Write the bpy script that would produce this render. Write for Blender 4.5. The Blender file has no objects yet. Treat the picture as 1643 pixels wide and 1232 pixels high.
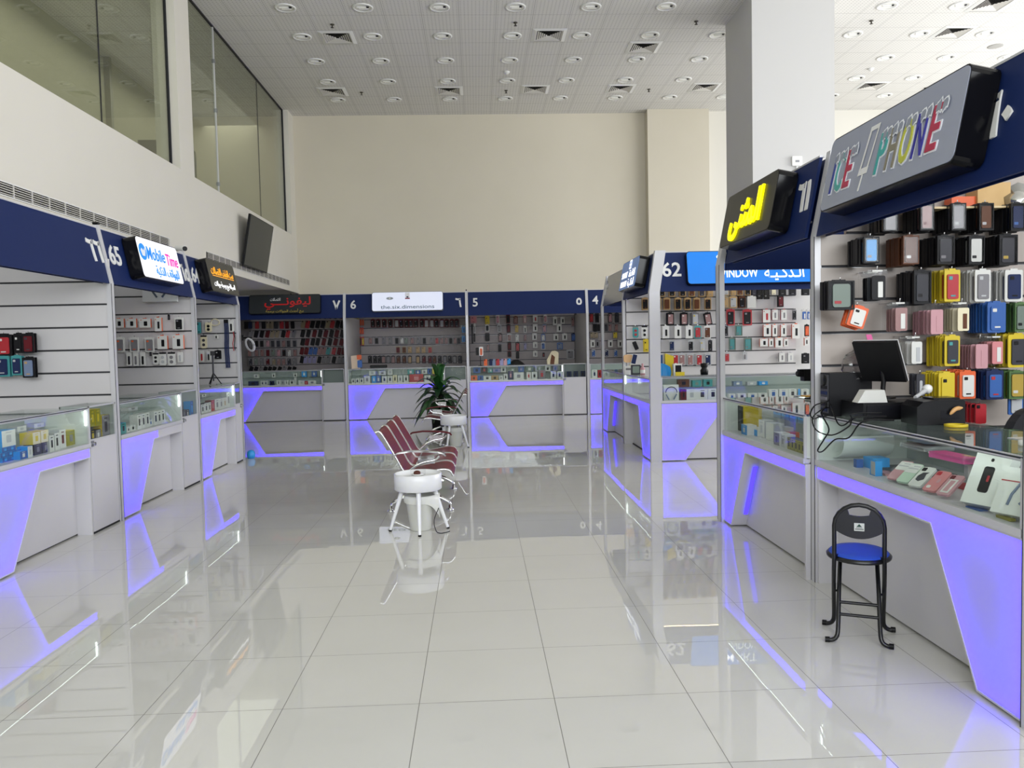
import bpy, math, random
from mathutils import Vector, Matrix, Euler
random.seed(7)
SC = bpy.context.scene
COL = SC.collection
# ------------------------------------------------------------------ camera
F_PX, PITCH, YAW, ROLL, CAM_Z = 1286.774, -0.0498836, 0.0423195, -0.0213254, 1.5825
_cy, _sy, _cp, _sp, _cr, _sr = math.cos(YAW), math.sin(YAW), math.cos(PITCH), math.sin(PITCH), math.cos(ROLL), math.sin(ROLL)
FWD = Vector((_sy*_cp, _cy*_cp, _sp)); _r0 = Vector((_cy, -_sy, 0)); _u0 = _r0.cross(FWD)
RIGHT = _cr*_r0 + _sr*_u0; UP = -_sr*_r0 + _cr*_u0
cam = bpy.data.cameras.new('camera'); cam.sensor_width = 36; cam.lens = F_PX/1643*36
cam.clip_start = .05; cam.clip_end = 100
camo = bpy.data.objects.new('camera', cam); COL.objects.link(camo)
camo.matrix_world = Matrix(((RIGHT.x, UP.x, -FWD.x, 0), (RIGHT.y, UP.y, -FWD.y, 0), (RIGHT.z, UP.z, -FWD.z, CAM_Z), (0, 0, 0, 1)))
SC.camera = camo
# ------------------------------------------------------------------ world, assumed daylight, exposure
W = bpy.data.worlds.new('world'); SC.world = W; W.use_nodes = True
W.node_tree.nodes['Background'].inputs[0].default_value = (.80, .90, 1, 1)
W.node_tree.nodes['Background'].inputs[1].default_value = .6
VS = SC.view_settings
SC.display_settings.display_device = 'sRGB'
VS.view_transform = 'Standard'; VS.look = 'None'; VS.gamma = 1; VS.use_curve_mapping = False; VS.exposure = 0.29
SC.cycles.max_bounces = 10; SC.cycles.diffuse_bounces = 4; SC.cycles.glossy_bounces = 4
SC.cycles.transparent_max_bounces = 20; SC.cycles.transmission_bounces = 4
SC.cycles.sample_clamp_indirect = 6; SC.cycles.caustics_reflective = False; SC.cycles.caustics_refractive = False
def area(name, loc, rot, sx, sy, power, col=(1, 1, 1)):
    l = bpy.data.lights.new(name, 'AREA'); l.shape = 'RECTANGLE'; l.size = sx; l.size_y = sy; l.energy = power; l.color = col
    o = bpy.data.objects.new(name, l); COL.objects.link(o); o.location = loc; o.rotation_euler = rot
area('assumed_right_daylight', (13.3, 9.5, 3.7), (0, math.radians(68), 0), 3.0, 15, 1100, (.98, .985, 1))  # unseen area light, assumed as window daylight from the brighter right side
area('assumed_entrance_daylight', (2.5, -6.3, 4.5), (math.radians(90), 0, 0), 15, 3.2, 1120, (.95, .98, 1))  # unseen area light, assumed as window daylight from behind the camera
area('corridor_fill_light', (-5.5, 8, 6.7), (0, 0, 0), 1.2, 22, 170, (1, .98, .93))  # unseen fill light, added to brighten the corridor behind the tinted glass

# ------------------------------------------------------------------ pixel of the photograph -> point on a plane of the room
def ray(u, v): return ((u-821.5)/F_PX)*RIGHT - ((v-616)/F_PX)*UP + FWD
def onX(u, v, x): d = ray(u, v); return Vector((0, 0, CAM_Z)) + d*(x/d.x)
def onY(u, v, y): d = ray(u, v); return Vector((0, 0, CAM_Z)) + d*(y/d.y)
def onZ(u, v, z): d = ray(u, v); return Vector((0, 0, CAM_Z)) + d*((z-CAM_Z)/d.z)

# ------------------------------------------------------------------ materials
def lin(h):
    h = h.lstrip('#'); c = [int(h[i:i+2], 16)/255 for i in (0, 2, 4)]
    return tuple(x/12.92 if x <= .04045 else ((x+.055)/1.055)**2.4 for x in c) + (1,)
_MC = {}
def M(hexc, rough=.5, metal=0., em=None, es=0., coat=0.):
    k = (hexc, rough, metal, em, es, coat)
    if k in _MC: return _MC[k]
    m = bpy.data.materials.new('surface_' + hexc.strip('#')); m.use_nodes = True
    b = m.node_tree.nodes['Principled BSDF']
    b.inputs['Base Color'].default_value = lin(hexc); b.inputs['Roughness'].default_value = rough; b.inputs['Metallic'].default_value = metal
    b.inputs['Coat Weight'].default_value = coat
    if not metal and max(lin(hexc)[:3]) < .13: b.inputs['Specular IOR Level'].default_value = .22
    if em: b.inputs['Emission Color'].default_value = lin(em); b.inputs['Emission Strength'].default_value = es
    m.diffuse_color = lin(hexc); _MC[k] = m
    return m
def node(nt, t, **kw):
    n = nt.nodes.new(t)
    for k, v in kw.items(): setattr(n, k, v)
    return n
def math_n(nt, op, a, b=None):
    n = node(nt, 'ShaderNodeMath', operation=op)
    for i, x in enumerate((a, b)):
        if x is None: continue
        if isinstance(x, (int, float)): n.inputs[i].default_value = x
        else: nt.links.new(x, n.inputs[i])
    return n.outputs[0]
def noisy(name, hexc, hex2, scale, rough=.8, bump=0.):
    m = bpy.data.materials.new(name); m.use_nodes = True; nt = m.node_tree; b = nt.nodes['Principled BSDF']
    g = node(nt, 'ShaderNodeNewGeometry'); n = node(nt, 'ShaderNodeTexNoise'); n.inputs['Scale'].default_value = scale; n.inputs['Detail'].default_value = 4
    nt.links.new(g.outputs['Position'], n.inputs['Vector'])
    mx = node(nt, 'ShaderNodeMix', data_type='RGBA'); mx.inputs[6].default_value = lin(hexc); mx.inputs[7].default_value = lin(hex2)
    nt.links.new(n.outputs['Fac'], mx.inputs[0]); nt.links.new(mx.outputs[2], b.inputs['Base Color']); b.inputs['Roughness'].default_value = rough
    if bump:
        bp = node(nt, 'ShaderNodeBump'); bp.inputs['Strength'].default_value = bump; bp.inputs['Distance'].default_value = .002
        nt.links.new(n.outputs['Fac'], bp.inputs['Height']); nt.links.new(bp.outputs[0], b.inputs['Normal'])
    return m
def glass(name, tint, refl=1.0, rough=0.):
    m = bpy.data.materials.new(name); m.use_nodes = True; nt = m.node_tree; nt.nodes.remove(nt.nodes['Principled BSDF'])
    out = nt.nodes['Material Output']; t = node(nt, 'ShaderNodeBsdfTransparent'); t.inputs[0].default_value = tint
    g = node(nt, 'ShaderNodeBsdfGlossy'); g.inputs['Roughness'].default_value = rough
    lw = node(nt, 'ShaderNodeLayerWeight'); lw.inputs[0].default_value = .5
    f = math_n(nt, 'ADD', .035, math_n(nt, 'MULTIPLY', math_n(nt, 'POWER', lw.outputs['Facing'], 5.), .9))
    x = node(nt, 'ShaderNodeMixShader'); nt.links.new(math_n(nt, 'MULTIPLY', f, refl), x.inputs[0])
    nt.links.new(t.outputs[0], x.inputs[1]); nt.links.new(g.outputs[0], x.inputs[2]); nt.links.new(x.outputs[0], out.inputs[0])
    return m
TILE = .6; TX0 = -1.48851*TILE; TY0 = 5.824*TILE
def floor_mat():
    m = bpy.data.materials.new('polished_porcelain_tiles'); m.use_nodes = True; nt = m.node_tree; b = nt.nodes['Principled BSDF']
    g = node(nt, 'ShaderNodeNewGeometry'); s = node(nt, 'ShaderNodeSeparateXYZ'); nt.links.new(g.outputs['Position'], s.inputs[0])
    u = math_n(nt, 'DIVIDE', math_n(nt, 'SUBTRACT', s.outputs[0], TX0), TILE); v = math_n(nt, 'DIVIDE', math_n(nt, 'SUBTRACT', s.outputs[1], TY0), TILE)
    def edge(t): return math_n(nt, 'ABSOLUTE', math_n(nt, 'SUBTRACT', math_n(nt, 'FRACT', t), .5))
    d = math_n(nt, 'MAXIMUM', edge(u), edge(v)); grout = math_n(nt, 'GREATER_THAN', d, .5-.0015/TILE)
    c = node(nt, 'ShaderNodeCombineXYZ'); nt.links.new(math_n(nt, 'FLOOR', u), c.inputs[0]); nt.links.new(math_n(nt, 'FLOOR', v), c.inputs[1])
    wn = node(nt, 'ShaderNodeTexWhiteNoise', noise_dimensions='2D'); nt.links.new(c.outputs[0], wn.inputs['Vector'])
    no = node(nt, 'ShaderNodeTexNoise'); no.inputs['Scale'].default_value = 2.2; no.inputs['Detail'].default_value = 6; nt.links.new(g.outputs['Position'], no.inputs['Vector'])
    mx = node(nt, 'ShaderNodeMix', data_type='RGBA'); mx.inputs[6].default_value = lin('#cccbc6'); mx.inputs[7].default_value = lin('#d3d2ce'); nt.links.new(no.outputs['Fac'], mx.inputs[0])
    m2 = node(nt, 'ShaderNodeMix', data_type='RGBA'); m2.inputs[7].default_value = lin('#6f6c66'); nt.links.new(mx.outputs[2], m2.inputs[6]); nt.links.new(grout, m2.inputs[0])
    nt.links.new(m2.outputs[2], b.inputs['Base Color'])
    rg = node(nt, 'ShaderNodeMix', data_type='FLOAT'); rg.inputs[2].default_value = .012; rg.inputs[3].default_value = .6; nt.links.new(grout, rg.inputs[0]); nt.links.new(rg.outputs[0], b.inputs['Roughness'])
    b.inputs['IOR'].default_value = 1.66
    # each tile is laid a hair out of level, and the polish is very slightly wavy
    def cen(x, amp): 
        a = node(nt, 'ShaderNodeVectorMath', operation='SUBTRACT'); nt.links.new(x, a.inputs[0]); a.inputs[1].default_value = (.5, .5, .5)
        q = node(nt, 'ShaderNodeVectorMath', operation='MULTIPLY'); nt.links.new(a.outputs[0], q.inputs[0]); q.inputs[1].default_value = (amp, amp, 0); return q.outputs[0]
    n2 = node(nt, 'ShaderNodeTexNoise'); n2.inputs['Scale'].default_value = 3.5; n2.inputs['Detail'].default_value = 1; nt.links.new(g.outputs['Position'], n2.inputs['Vector'])
    a1 = node(nt, 'ShaderNodeVectorMath', operation='ADD'); nt.links.new(cen(wn.outputs['Color'], .003), a1.inputs[0]); nt.links.new(cen(n2.outputs['Color'], .0022), a1.inputs[1])
    a2 = node(nt, 'ShaderNodeVectorMath', operation='ADD'); nt.links.new(a1.outputs[0], a2.inputs[0]); nt.links.new(g.outputs['Normal'], a2.inputs[1])
    nz = node(nt, 'ShaderNodeVectorMath', operation='NORMALIZE'); nt.links.new(a2.outputs[0], nz.inputs[0]); nt.links.new(nz.outputs[0], b.inputs['Normal'])
    return m
def ceiling_mat():
    m = bpy.data.materials.new('perforated_ceiling_tiles'); m.use_nodes = True; nt = m.node_tree; b = nt.nodes['Principled BSDF']
    g = node(nt, 'ShaderNodeNewGeometry'); s = node(nt, 'ShaderNodeSeparateXYZ'); nt.links.new(g.outputs['Position'], s.inputs[0])
    def fr(o, o0, p): return math_n(nt, 'ABSOLUTE', math_n(nt, 'SUBTRACT', math_n(nt, 'FRACT', math_n(nt, 'DIVIDE', math_n(nt, 'SUBTRACT', o, o0), p)), .5))
    seam = math_n(nt, 'GREATER_THAN', math_n(nt, 'MAXIMUM', fr(s.outputs[0], -2.57, .6), fr(s.outputs[1], 13.24, .6)), .5-.004/.6)
    px, py = fr(s.outputs[0], -2.57, .06), fr(s.outputs[1], 13.24, .06)
    hole = math_n(nt, 'LESS_THAN', math_n(nt, 'ADD', math_n(nt, 'MULTIPLY', px, px), math_n(nt, 'MULTIPLY', py, py)), .035)
    f = math_n(nt, 'MAXIMUM', math_n(nt, 'MULTIPLY', seam, .55), math_n(nt, 'MULTIPLY', hole, .42))
    mx = node(nt, 'ShaderNodeMix', data_type='RGBA'); mx.inputs[6].default_value = lin('#dcdad6'); mx.inputs[7].default_value = lin('#6a6864'); nt.links.new(f, mx.inputs[0])
    nt.links.new(mx.outputs[2], b.inputs['Base Color']); b.inputs['Roughness'].default_value = .85
    return m
MAT_FLOOR, MAT_CEIL = floor_mat(), ceiling_mat()
MAT_WALL = noisy('matt_wall_paint', '#dbd7cd', '#d6d2c7', 1.2, .85, .1)
MAT_WARM = noisy('warm_wall_paint', '#d6cfbe', '#d0c9b8', 1.2, .85, .1)
LAM = noisy('white_laminate', '#cfcdd2', '#c9c8cd', 3., .35)
LAM2 = noisy('white_slat_laminate', '#cdcbcc', '#c8c6c8', 3., .38)
ALU = M('#c9c9cd', .35, .15); ALUD = M('#8e9096', .35, .6); CHROME = M('#d5d6d8', .12, 1.)
NAVY = M('#102354', .55); BLACK = M('#0d0d10', .4); BLK_GLOSS = M('#0b0b0f', .15); WHITE = M('#e4e4e2', .4); DARK = M('#2b2b30', .6)
GLASS = glass('clear_glass', (.96, .985, .972, 1), .8)
WIN = glass('tinted_window_glass', (.76, .79, .73, 1), 1.3)
FILM = glass('clear_film', (.96, .96, .96, 1), .4, .06)
LED_W = M('#ffffff', .5, 0, '#f2fff8', 6.); LED_WARM = M('#ffffff', .5, 0, '#ffe0a8', 8.)
LED_B = M('#6a5cff', .5, 0, '#3a22ff', 11.)
def acrylic():
    m = bpy.data.materials.new('opal_acrylic'); m.use_nodes = True; nt = m.node_tree; b = nt.nodes['Principled BSDF']; out = nt.nodes['Material Output']
    b.inputs['Base Color'].default_value = lin('#c9c7dc'); b.inputs['Roughness'].default_value = .25
    b.inputs['Emission Color'].default_value = lin('#6a58ff'); b.inputs['Emission Strength'].default_value = .16
    t = node(nt, 'ShaderNodeBsdfTranslucent'); t.inputs[0].default_value = (.9, .9, .95, 1)
    x = node(nt, 'ShaderNodeMixShader'); x.inputs[0].default_value = .45; nt.links.new(b.outputs[0], x.inputs[1]); nt.links.new(t.outputs[0], x.inputs[2]); nt.links.new(x.outputs[0], out.inputs[0]); return m
GLOW = acrylic()

# ------------------------------------------------------------------ mesh building
class MB:
    def __init__(s): s.v = []; s.f = []; s.fm = []; s.sm = []; s.mats = []
    def mi(s, m):
        if m not in s.mats: s.mats.append(m)
        return s.mats.index(m)
    def add(s, vs, fs, mat, smooth=False):
        o = len(s.v); s.v += [tuple(p) for p in vs]; i = s.mi(mat)
        for f in fs: s.f.append([o+k for k in f]); s.fm.append(i); s.sm.append(smooth)
        return s
    def box(s, x0, x1, y0, y1, z0, z1, mat, R=None, c=None):
        vs = [Vector((x, y, z)) for z in (z0, z1) for y in (y0, y1) for x in (x0, x1)]
        if R is not None:
            c = Vector(c) if c is not None else Vector(((x0+x1)/2, (y0+y1)/2, (z0+z1)/2)); vs = [R @ (p-c) + c for p in vs]
        return s.add(vs, [(0, 2, 3, 1), (4, 5, 7, 6), (0, 1, 5, 4), (2, 6, 7, 3), (0, 4, 6, 2), (1, 3, 7, 5)], mat)
    def prism(s, poly, y0, y1, mat, lean=0., z0=0., side=None):
        """polygon in local x,z (counter clockwise seen from the front, -y) made solid from y0 to y1"""
        n = len(poly); fr = [(x, y0+lean*(z-z0), z) for x, z in poly]; bk = [(x, y1+lean*(z-z0), z) for x, z in poly]
        s.add(fr+bk, [list(range(n)), list(range(2*n-1, n-1, -1))], mat)
        return s.add(fr+bk, [(i, n+i, n+(i+1) % n, (i+1) % n) for i in range(n)], side or mat)
    def ring(s, pa, pb, ya, yb, mat):
        n = len(pa); return s.add([(x, ya, z) for x, z in pa]+[(x, yb, z) for x, z in pb], [(i, (i+1) % n, n+(i+1) % n, n+i) for i in range(n)], mat)
    def tube(s, path, r, mat, n=8, caps=True):
        path = [Vector(p) for p in path]; k = len(path); rs = r if isinstance(r, (list, tuple)) else [r]*k; vs = []
        up = None
        for i, p in enumerate(path):
            t = (path[min(i+1, k-1)]-path[max(i-1, 0)]).normalized()
            if up is None: up = Vector((0, 0, 1)) if abs(t.z) < .9 else Vector((1, 0, 0))
            a = t.cross(up).normalized(); up = a.cross(t).normalized()
            vs += [p+rs[i]*(math.cos(2*math.pi*j/n)*a+math.sin(2*math.pi*j/n)*up) for j in range(n)]
        fs = [(i*n+j, i*n+(j+1) % n, (i+1)*n+(j+1) % n, (i+1)*n+j) for i in range(k-1) for j in range(n)]
        s.add(vs, fs, mat, True)
        if caps: s.add(vs, [list(range(n-1, -1, -1)), list(range((k-1)*n, k*n))], mat)
        return s
    def lathe(s, prof, mat, c=(0, 0, 0), n=24, R=None):
        vs = []; k = len(prof); c = Vector(c)
        for r, z in prof:
            for j in range(n):
                p = Vector((r*math.cos(2*math.pi*j/n), r*math.sin(2*math.pi*j/n), z)); vs.append((R @ p if R is not None else p)+c)
        return s.add(vs, [(i*n+j, i*n+(j+1) % n, (i+1)*n+(j+1) % n, (i+1)*n+j) for i in range(k-1) for j in range(n)], mat, True)
    def sheet(s, rows, mat, thick=0., smooth=True):
        """rows of points; given a thickness it becomes a solid sheet"""
        rows = [[Vector(p) for p in r] for r in rows]; a, b = len(rows), len(rows[0]); vs = [p for r in rows for p in r]
        fs = [(i*b+j, i*b+j+1, (i+1)*b+j+1, (i+1)*b+j) for i in range(a-1) for j in range(b-1)]
        if not thick: return s.add(vs, fs, mat, smooth)
        nn = []
        for i in range(a):
            for j in range(b):
                du = rows[min(i+1, a-1)][j]-rows[max(i-1, 0)][j]; dv = rows[i][min(j+1, b-1)]-rows[i][max(j-1, 0)]; q = du.cross(dv)
                nn.append(q.normalized() if q.length > 1e-9 else Vector((0, 0, 1)))
        v2 = [p+thick*q for p, q in zip(vs, nn)]; N = a*b
        s.add(vs+v2, [f[::-1] for f in fs]+[[k+N for k in f] for f in fs], mat, smooth)
        ed = [(i*b, (i+1)*b) for i in range(a-1)]+[((i+1)*b+b-1, i*b+b-1) for i in range(a-1)]+[(j+1, j) for j in range(b-1)]+[((a-1)*b+j, (a-1)*b+j+1) for j in range(b-1)]
        return s.add(vs+v2, [(p, q, q+N, p+N) for p, q in ed], mat)
    def mesh(s, name):
        me = bpy.data.meshes.new(name); me.from_pydata(s.v, [], s.f)
        for m in s.mats: me.materials.append(m)
        me.polygons.foreach_set('material_index', s.fm); me.polygons.foreach_set('use_smooth', s.sm); me.update()
        return me
    def build(s, name, parent=None, loc=None, rot=None): return link(name, s.mesh(name), parent, loc, rot)
def link(name, me, parent=None, loc=None, rot=None):
    o = bpy.data.objects.new(name, me); COL.objects.link(o)
    if parent is not None: o.parent = parent
    if loc is not None: o.location = loc
    if rot is not None: o.rotation_euler = rot
    return o
def tag(o, label, cat, group=None, kind=None):
    o['label'] = label; o['category'] = cat
    if group: o['group'] = group
    if kind: o['kind'] = kind
    return o
def thing(name, label, cat, loc=(0, 0, 0), rot=0., group=None):
    o = bpy.data.objects.new(name, None); COL.objects.link(o); o.location = loc; o.empty_display_size = .1
    o.rotation_euler = rot if isinstance(rot, (tuple, list)) else (0, 0, rot)
    return tag(o, label, cat, group)
def bx(x0, x1, y0, y1, z0, z1, mat): return MB().box(x0, x1, y0, y1, z0, z1, mat)
def rrect(w, h, r, x=0., z=0., n=4):
    pts = []
    for cx, cz, a in ((w/2-r, -h/2+r, -90), (w/2-r, h/2-r, 0), (-w/2+r, h/2-r, 90), (-w/2+r, -h/2+r, 180)):
        pts += [(x+cx+r*math.cos(math.radians(a+90*i/n)), z+cz+r*math.sin(math.radians(a+90*i/n))) for i in range(n+1)]
    return pts
def inset(poly, d):
    out = []; n = len(poly)
    for i in range(n):
        p0, p1, p2 = (Vector(poly[k % n]) for k in (i-1, i, i+1))
        a = (p1-p0).normalized(); b = (p2-p1).normalized(); na = Vector((-a.y, a.x)); nb = Vector((-b.y, b.x))
        k = (na+nb); out.append(tuple(p1 + d*k/max(.15, 1+na.dot(nb))))
    return out

# ------------------------------------------------------------------ lettering
_AR = {'ا': (0xFE8D, 0), 'أ': (0xFE83, 0), 'ب': (0xFE8F, 1), 'ة': (0xFE93, 0), 'ت': (0xFE95, 1), 'ث': (0xFE99, 1), 'ج': (0xFE9D, 1), 'ح': (0xFEA1, 1), 'د': (0xFEA9, 0), 'ذ': (0xFEAB, 0),
       'ر': (0xFEAD, 0), 'ز': (0xFEAF, 0), 'س': (0xFEB1, 1), 'ص': (0xFEB9, 1), 'ط': (0xFEC1, 1), 'ع': (0xFEC9, 1), 'ف': (0xFED1, 1), 'ق': (0xFED5, 1), 'ك': (0xFED9, 1), 'ل': (0xFEDD, 1),
       'م': (0xFEE1, 1), 'ن': (0xFEE5, 1), 'ه': (0xFEE9, 1), 'و': (0xFEED, 0), 'ى': (0xFEEF, 0), 'ي': (0xFEF1, 1)}
def arabic(s):
    """joined letter forms in left-to-right drawing order"""
    out = []
    for w in s.split(' '):
        g = []; i = 0; prev = False
        while i < len(w):
            c = w[i]
            if c == 'ل' and i+1 < len(w) and w[i+1] == 'ا': g.append(chr(0xFEFC if prev else 0xFEFB)); prev = False; i += 2; continue
            if c == 'ـ': g.append(c); prev = True; i += 1; continue
            if c not in _AR: g.append(c); prev = False; i += 1; continue
            base, dual = _AR[c]; nxt = i+1 < len(w) and (w[i+1] in _AR or w[i+1] == 'ـ') and dual
            g.append(chr(base + (3 if prev and nxt else 2 if nxt else 1 if prev else 0))); prev = bool(dual); i += 1
        out.append(''.join(g)[::-1])
    return ' '.join(out[::-1])
def text_mesh(body, size, mat, bold=0., shear=0., ext=.002, align='CENTER', width=None, space=1.):
    c = bpy.data.curves.new('lettering', 'FONT'); c.body = body; c.size = size; c.align_x = align; c.align_y = 'CENTER'; c.extrude = ext; c.offset = bold*size; c.shear = shear; c.space_character = space
    c.resolution_u = 3; o = bpy.data.objects.new('lettering', c); COL.objects.link(o)
    me = bpy.data.meshes.new_from_object(o.evaluated_get(bpy.context.evaluated_depsgraph_get())); bpy.data.objects.remove(o); bpy.data.curves.remove(c)
    me.materials.clear(); me.materials.append(mat)
    if width and me.vertices:
        xs = [v.co.x for v in me.vertices]; k = width/(max(xs)-min(xs)); mid = (max(xs)+min(xs))/2
        for v in me.vertices: v.co.x = (v.co.x-(mid if align == 'CENTER' else 0))*k
    return me
def letters(name, parent, body, size, mat, x, z, y=0., **kw):
    """lettering on a front face that looks along local -y"""
    return link(name, text_mesh(body, size, mat, **kw), parent, (x, y, z), (math.radians(90), 0, 0))

# ------------------------------------------------------------------ setting
def structure(name, mb, label, cat):
    o = mb.build(name); o['kind'] = 'structure'; o['label'] = label; o['category'] = cat; return o
XL, CEIL, YF = -4.1, 6.9, 18.85
structure('floor', bx(-6.6, 13.6, -6.6, 20.6, -.2, 0, MAT_FLOOR), 'polished pale porcelain floor tiles mirroring the shop stalls', 'floor')
structure('ceiling', bx(-6.6, 13.6, -6.6, 20.6, CEIL, CEIL+.2, MAT_CEIL), 'high white perforated tile ceiling with downlights and vents', 'ceiling')
wl = MB().box(-4.42, XL, -6.6, YF, 2.94, 4.135, MAT_WALL)
wl.box(-4.42, XL, 11.58, 12.15, 4.135, CEIL, MAT_WALL).box(-4.42, XL, 18.36, YF, 4.135, CEIL, MAT_WALL)
structure('floor_corridor', bx(-6.6, -4.42, -6.6, YF, 3.95, 4.1, MAT_WALL), 'corridor floor behind the upper left windows', 'floor')
structure('wall_left', wl, 'white upper left wall with two long window openings', 'wall')
structure('trim_1', bx(-6.6, XL+.02, -6.6, 20.0, 2.85, 2.94, MAT_WALL), 'white soffit ledge under the upper left wall', 'trim')
structure('wall_corridor_end', bx(-6.6, -4.42, YF, YF+.15, 4.1, CEIL, MAT_WARM), 'beige wall closing the far end of the corridor', 'wall')
structure('wall_corridor', bx(-6.75, -6.6, -6.6, 20.6, 0, CEIL, noisy('corridor_paint', '#b9b49f', '#b2ad98', 1., .9)), 'dim corridor wall behind the upper left windows', 'wall')
structure('wall_far', MB().box(XL, 4.03, YF, YF+.25, 2.76, CEIL, MAT_WARM).box(XL, 13.6, YF, 20.0, 2.70, 2.78, MAT_WARM), 'tall beige far wall above the row of stalls', 'wall')
structure('wall_far_pier', bx(4.03, 5.46, 18.56, YF+.25, 0, CEIL, MAT_WARM), 'shallow beige pier on the far wall', 'wall')
structure('wall_far_right', bx(5.46, 13.6, 18.78, YF+.25, 0, CEIL, M('#e0ddd4', .85)), 'far wall right of the shallow pier, coloured lighter for bounced sunlight', 'wall')  # bounced sunlight put into the colour: lighter than the other far wall paint
structure('wall_back_of_stalls', bx(-6.6, 5.46, 19.9, 20.05, 0, 2.8, M('#8c8888', .8)), 'grey wall closing the far stalls behind their goods', 'wall')
def opening_wall(axis, at, a0, a1, z0, z1, ops, mat):
    mb = MB()
    def b(p0, p1, q0, q1):
        if axis == 'x': mb.box(at, at+.15, p0, p1, q0, q1, mat)
        else: mb.box(p0, p1, at, at+.15, q0, q1, mat)
    b(a0, a1, z0, ops[0][2]); b(a0, a1, ops[0][3], z1); e = a0
    for p0, p1, q0, q1 in ops: b(e, p0, q0, q1); e = p1
    b(e, a1, ops[0][2], ops[0][3]); return mb
structure('wall_right_assumed', opening_wall('x', 13.45, -6.6, 20.6, 0, CEIL, [(-1.0, 4.6, 1.3, 5.9), (5.2, 10.8, 1.3, 5.9), (11.4, 17.0, 1.3, 5.9)], MAT_WALL), 'assumed unseen white right wall with tall window openings added for daylight', 'wall')  # out of view; wall and openings assumed, added around the right area light
structure('wall_entrance_assumed', opening_wall('y', -6.6, -6.6, 13.6, 0, CEIL, [(-5, 0, .9, 6.1), (.5, 5, .9, 6.1), (5.5, 10, .9, 6.1)], MAT_WALL), 'assumed unseen white entrance wall with tall window openings added for daylight', 'wall')  # out of view behind the camera; openings assumed, added for the entrance area light
# upper left windows: panes with clamped joints
for n, (y0, y1, js) in enumerate(((-6.0, 11.57, (-2., 2.5, 6.0, 9.5)), (12.16, 18.35, (13.64, 16.27))), 1):
    mb = MB(); e = y0
    for j in list(js)+[y1]: mb.box(-4.232, -4.222, e+.004, j-.004, 4.135, CEIL, WIN); e = j
    o = structure(f'window_{n}', mb, ('tinted frameless corridor window nearer the entrance' if n == 1 else 'tinted frameless corridor window beside the far wall'), 'window')
    fr = MB().box(-4.245, -4.205, y0, y1, 4.135, 4.15, DARK).box(-4.245, -4.205, y1-.012, y1, 4.135, CEIL, DARK).box(-4.245, -4.205, y0, y1, CEIL-.02, CEIL, DARK)
    for j in js[-2:-1] if n == 1 else js[:1]:
        fr.box(-4.24, -4.21, j-.012, j+.012, 4.135, CEIL, ALU)
        for z in (4.3, 5.5, 6.3): fr.box(-4.25, -4.2, j-.022, j+.022, z, z+.06, ALUD)
    for j in js: fr.box(-4.234, -4.22, j-.006, j+.006, 4.135, CEIL, DARK)
    fr.build('window_frame', o)
cb = thing('corridor_cabinet', 'tall grey cabinet seen through the far corridor window', 'cabinet', (-5.6, 15.2, 4.1))
bx(-.35, .35, -.45, .45, 0, 1.25, M('#6a675c', .5)).build('body', cb); bx(.35, .37, -.42, .42, .05, .6, M('#8b887c', .4)).build('door', cb); bx(.35, .37, -.42, .42, .65, 1.2, M('#8b887c', .4)).build('door', cb)
structure('trim_2', MB().box(-6.6, -6.5, 15.0, 15.1, 4.1, CEIL, M('#8f8b7b')).box(-6.6, -6.5, 12.0, 20, 5.35, 5.45, M('#8f8b7b')), 'darker frame lines on the corridor wall', 'trim')
# free column
structure('column', MB().box(4.335, 5.63, 12.42, 13.72, 0, CEIL, M('#cbcac9', .7)), 'square white column rising behind the blue sign stall', 'column')
sk = thing('wall_socket', 'small white socket box with conduit on the white column', 'socket', (5.02, 12.42, 4.2))
MB().prism(rrect(.16, .15, .015, 0, .12), -.05, 0, WHITE).build('socket_box', sk); MB().tube([(0, -.02, -1.0), (0, -.02, .05)], .014, WHITE, 8).build('conduit', sk)
bx(-.03, .03, -.053, -.048, .10, .13, ALUD).build('switch', sk)
# ------------------------------------------------------------------ ceiling fittings
LX = [-2.87+1.2*i for i in range(13)]; LY = [12.94, 14.12, 15.31, 16.48, 17.66]
VENTS = [(-2.27, 14.16), (1.36, 14.1), (3.13, 14.7), (4.93, 14.1), (-2.88, 17.1), (-.47, 17.1), (1.33, 17.05), (3.13, 17.05), (4.91, 17.0), (8.5, 14.07), (8.44, 12.9), (8.5, 17.0), (10.1, 17.05), (6.7, 17.0)]
mb = MB().lathe([(.165, -.001), (.165, -.012), (.135, -.016), (.125, 0.0)], WHITE, n=28); LM_RING = mb.mesh('trim_ring')
mb = MB().lathe([(.128, -.008), (.11, -.004), (.08, -.0015), (.001, -.001)], M('#e6e6e4', .2, .3), n=28); LM_REF = mb.mesh('reflector')
mb = MB().tube([(-.09, -.025, -.006), (.06, -.025, -.006)], .012, M('#f1f0ea', .3), 8).tube([(-.06, .025, -.006), (.09, .025, -.006)], .012, M('#f1f0ea', .3), 8).box(.06, .1, -.045, .0, -.012, -.001, DARK); LM_LAMP = mb.mesh('lamp')
OR = ['first', 'second', 'third', 'fourth', 'fifth', 'sixth', 'seventh', 'eighth', 'ninth', 'tenth', 'eleventh', 'twelfth', 'thirteenth', 'fourteenth', 'fifteenth', 'sixteenth', 'seventeenth', 'eighteenth', 'nineteenth', 'twentieth']
ROWN = ['nearest', 'second nearest', 'middle', 'second farthest', 'farthest']
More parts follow.
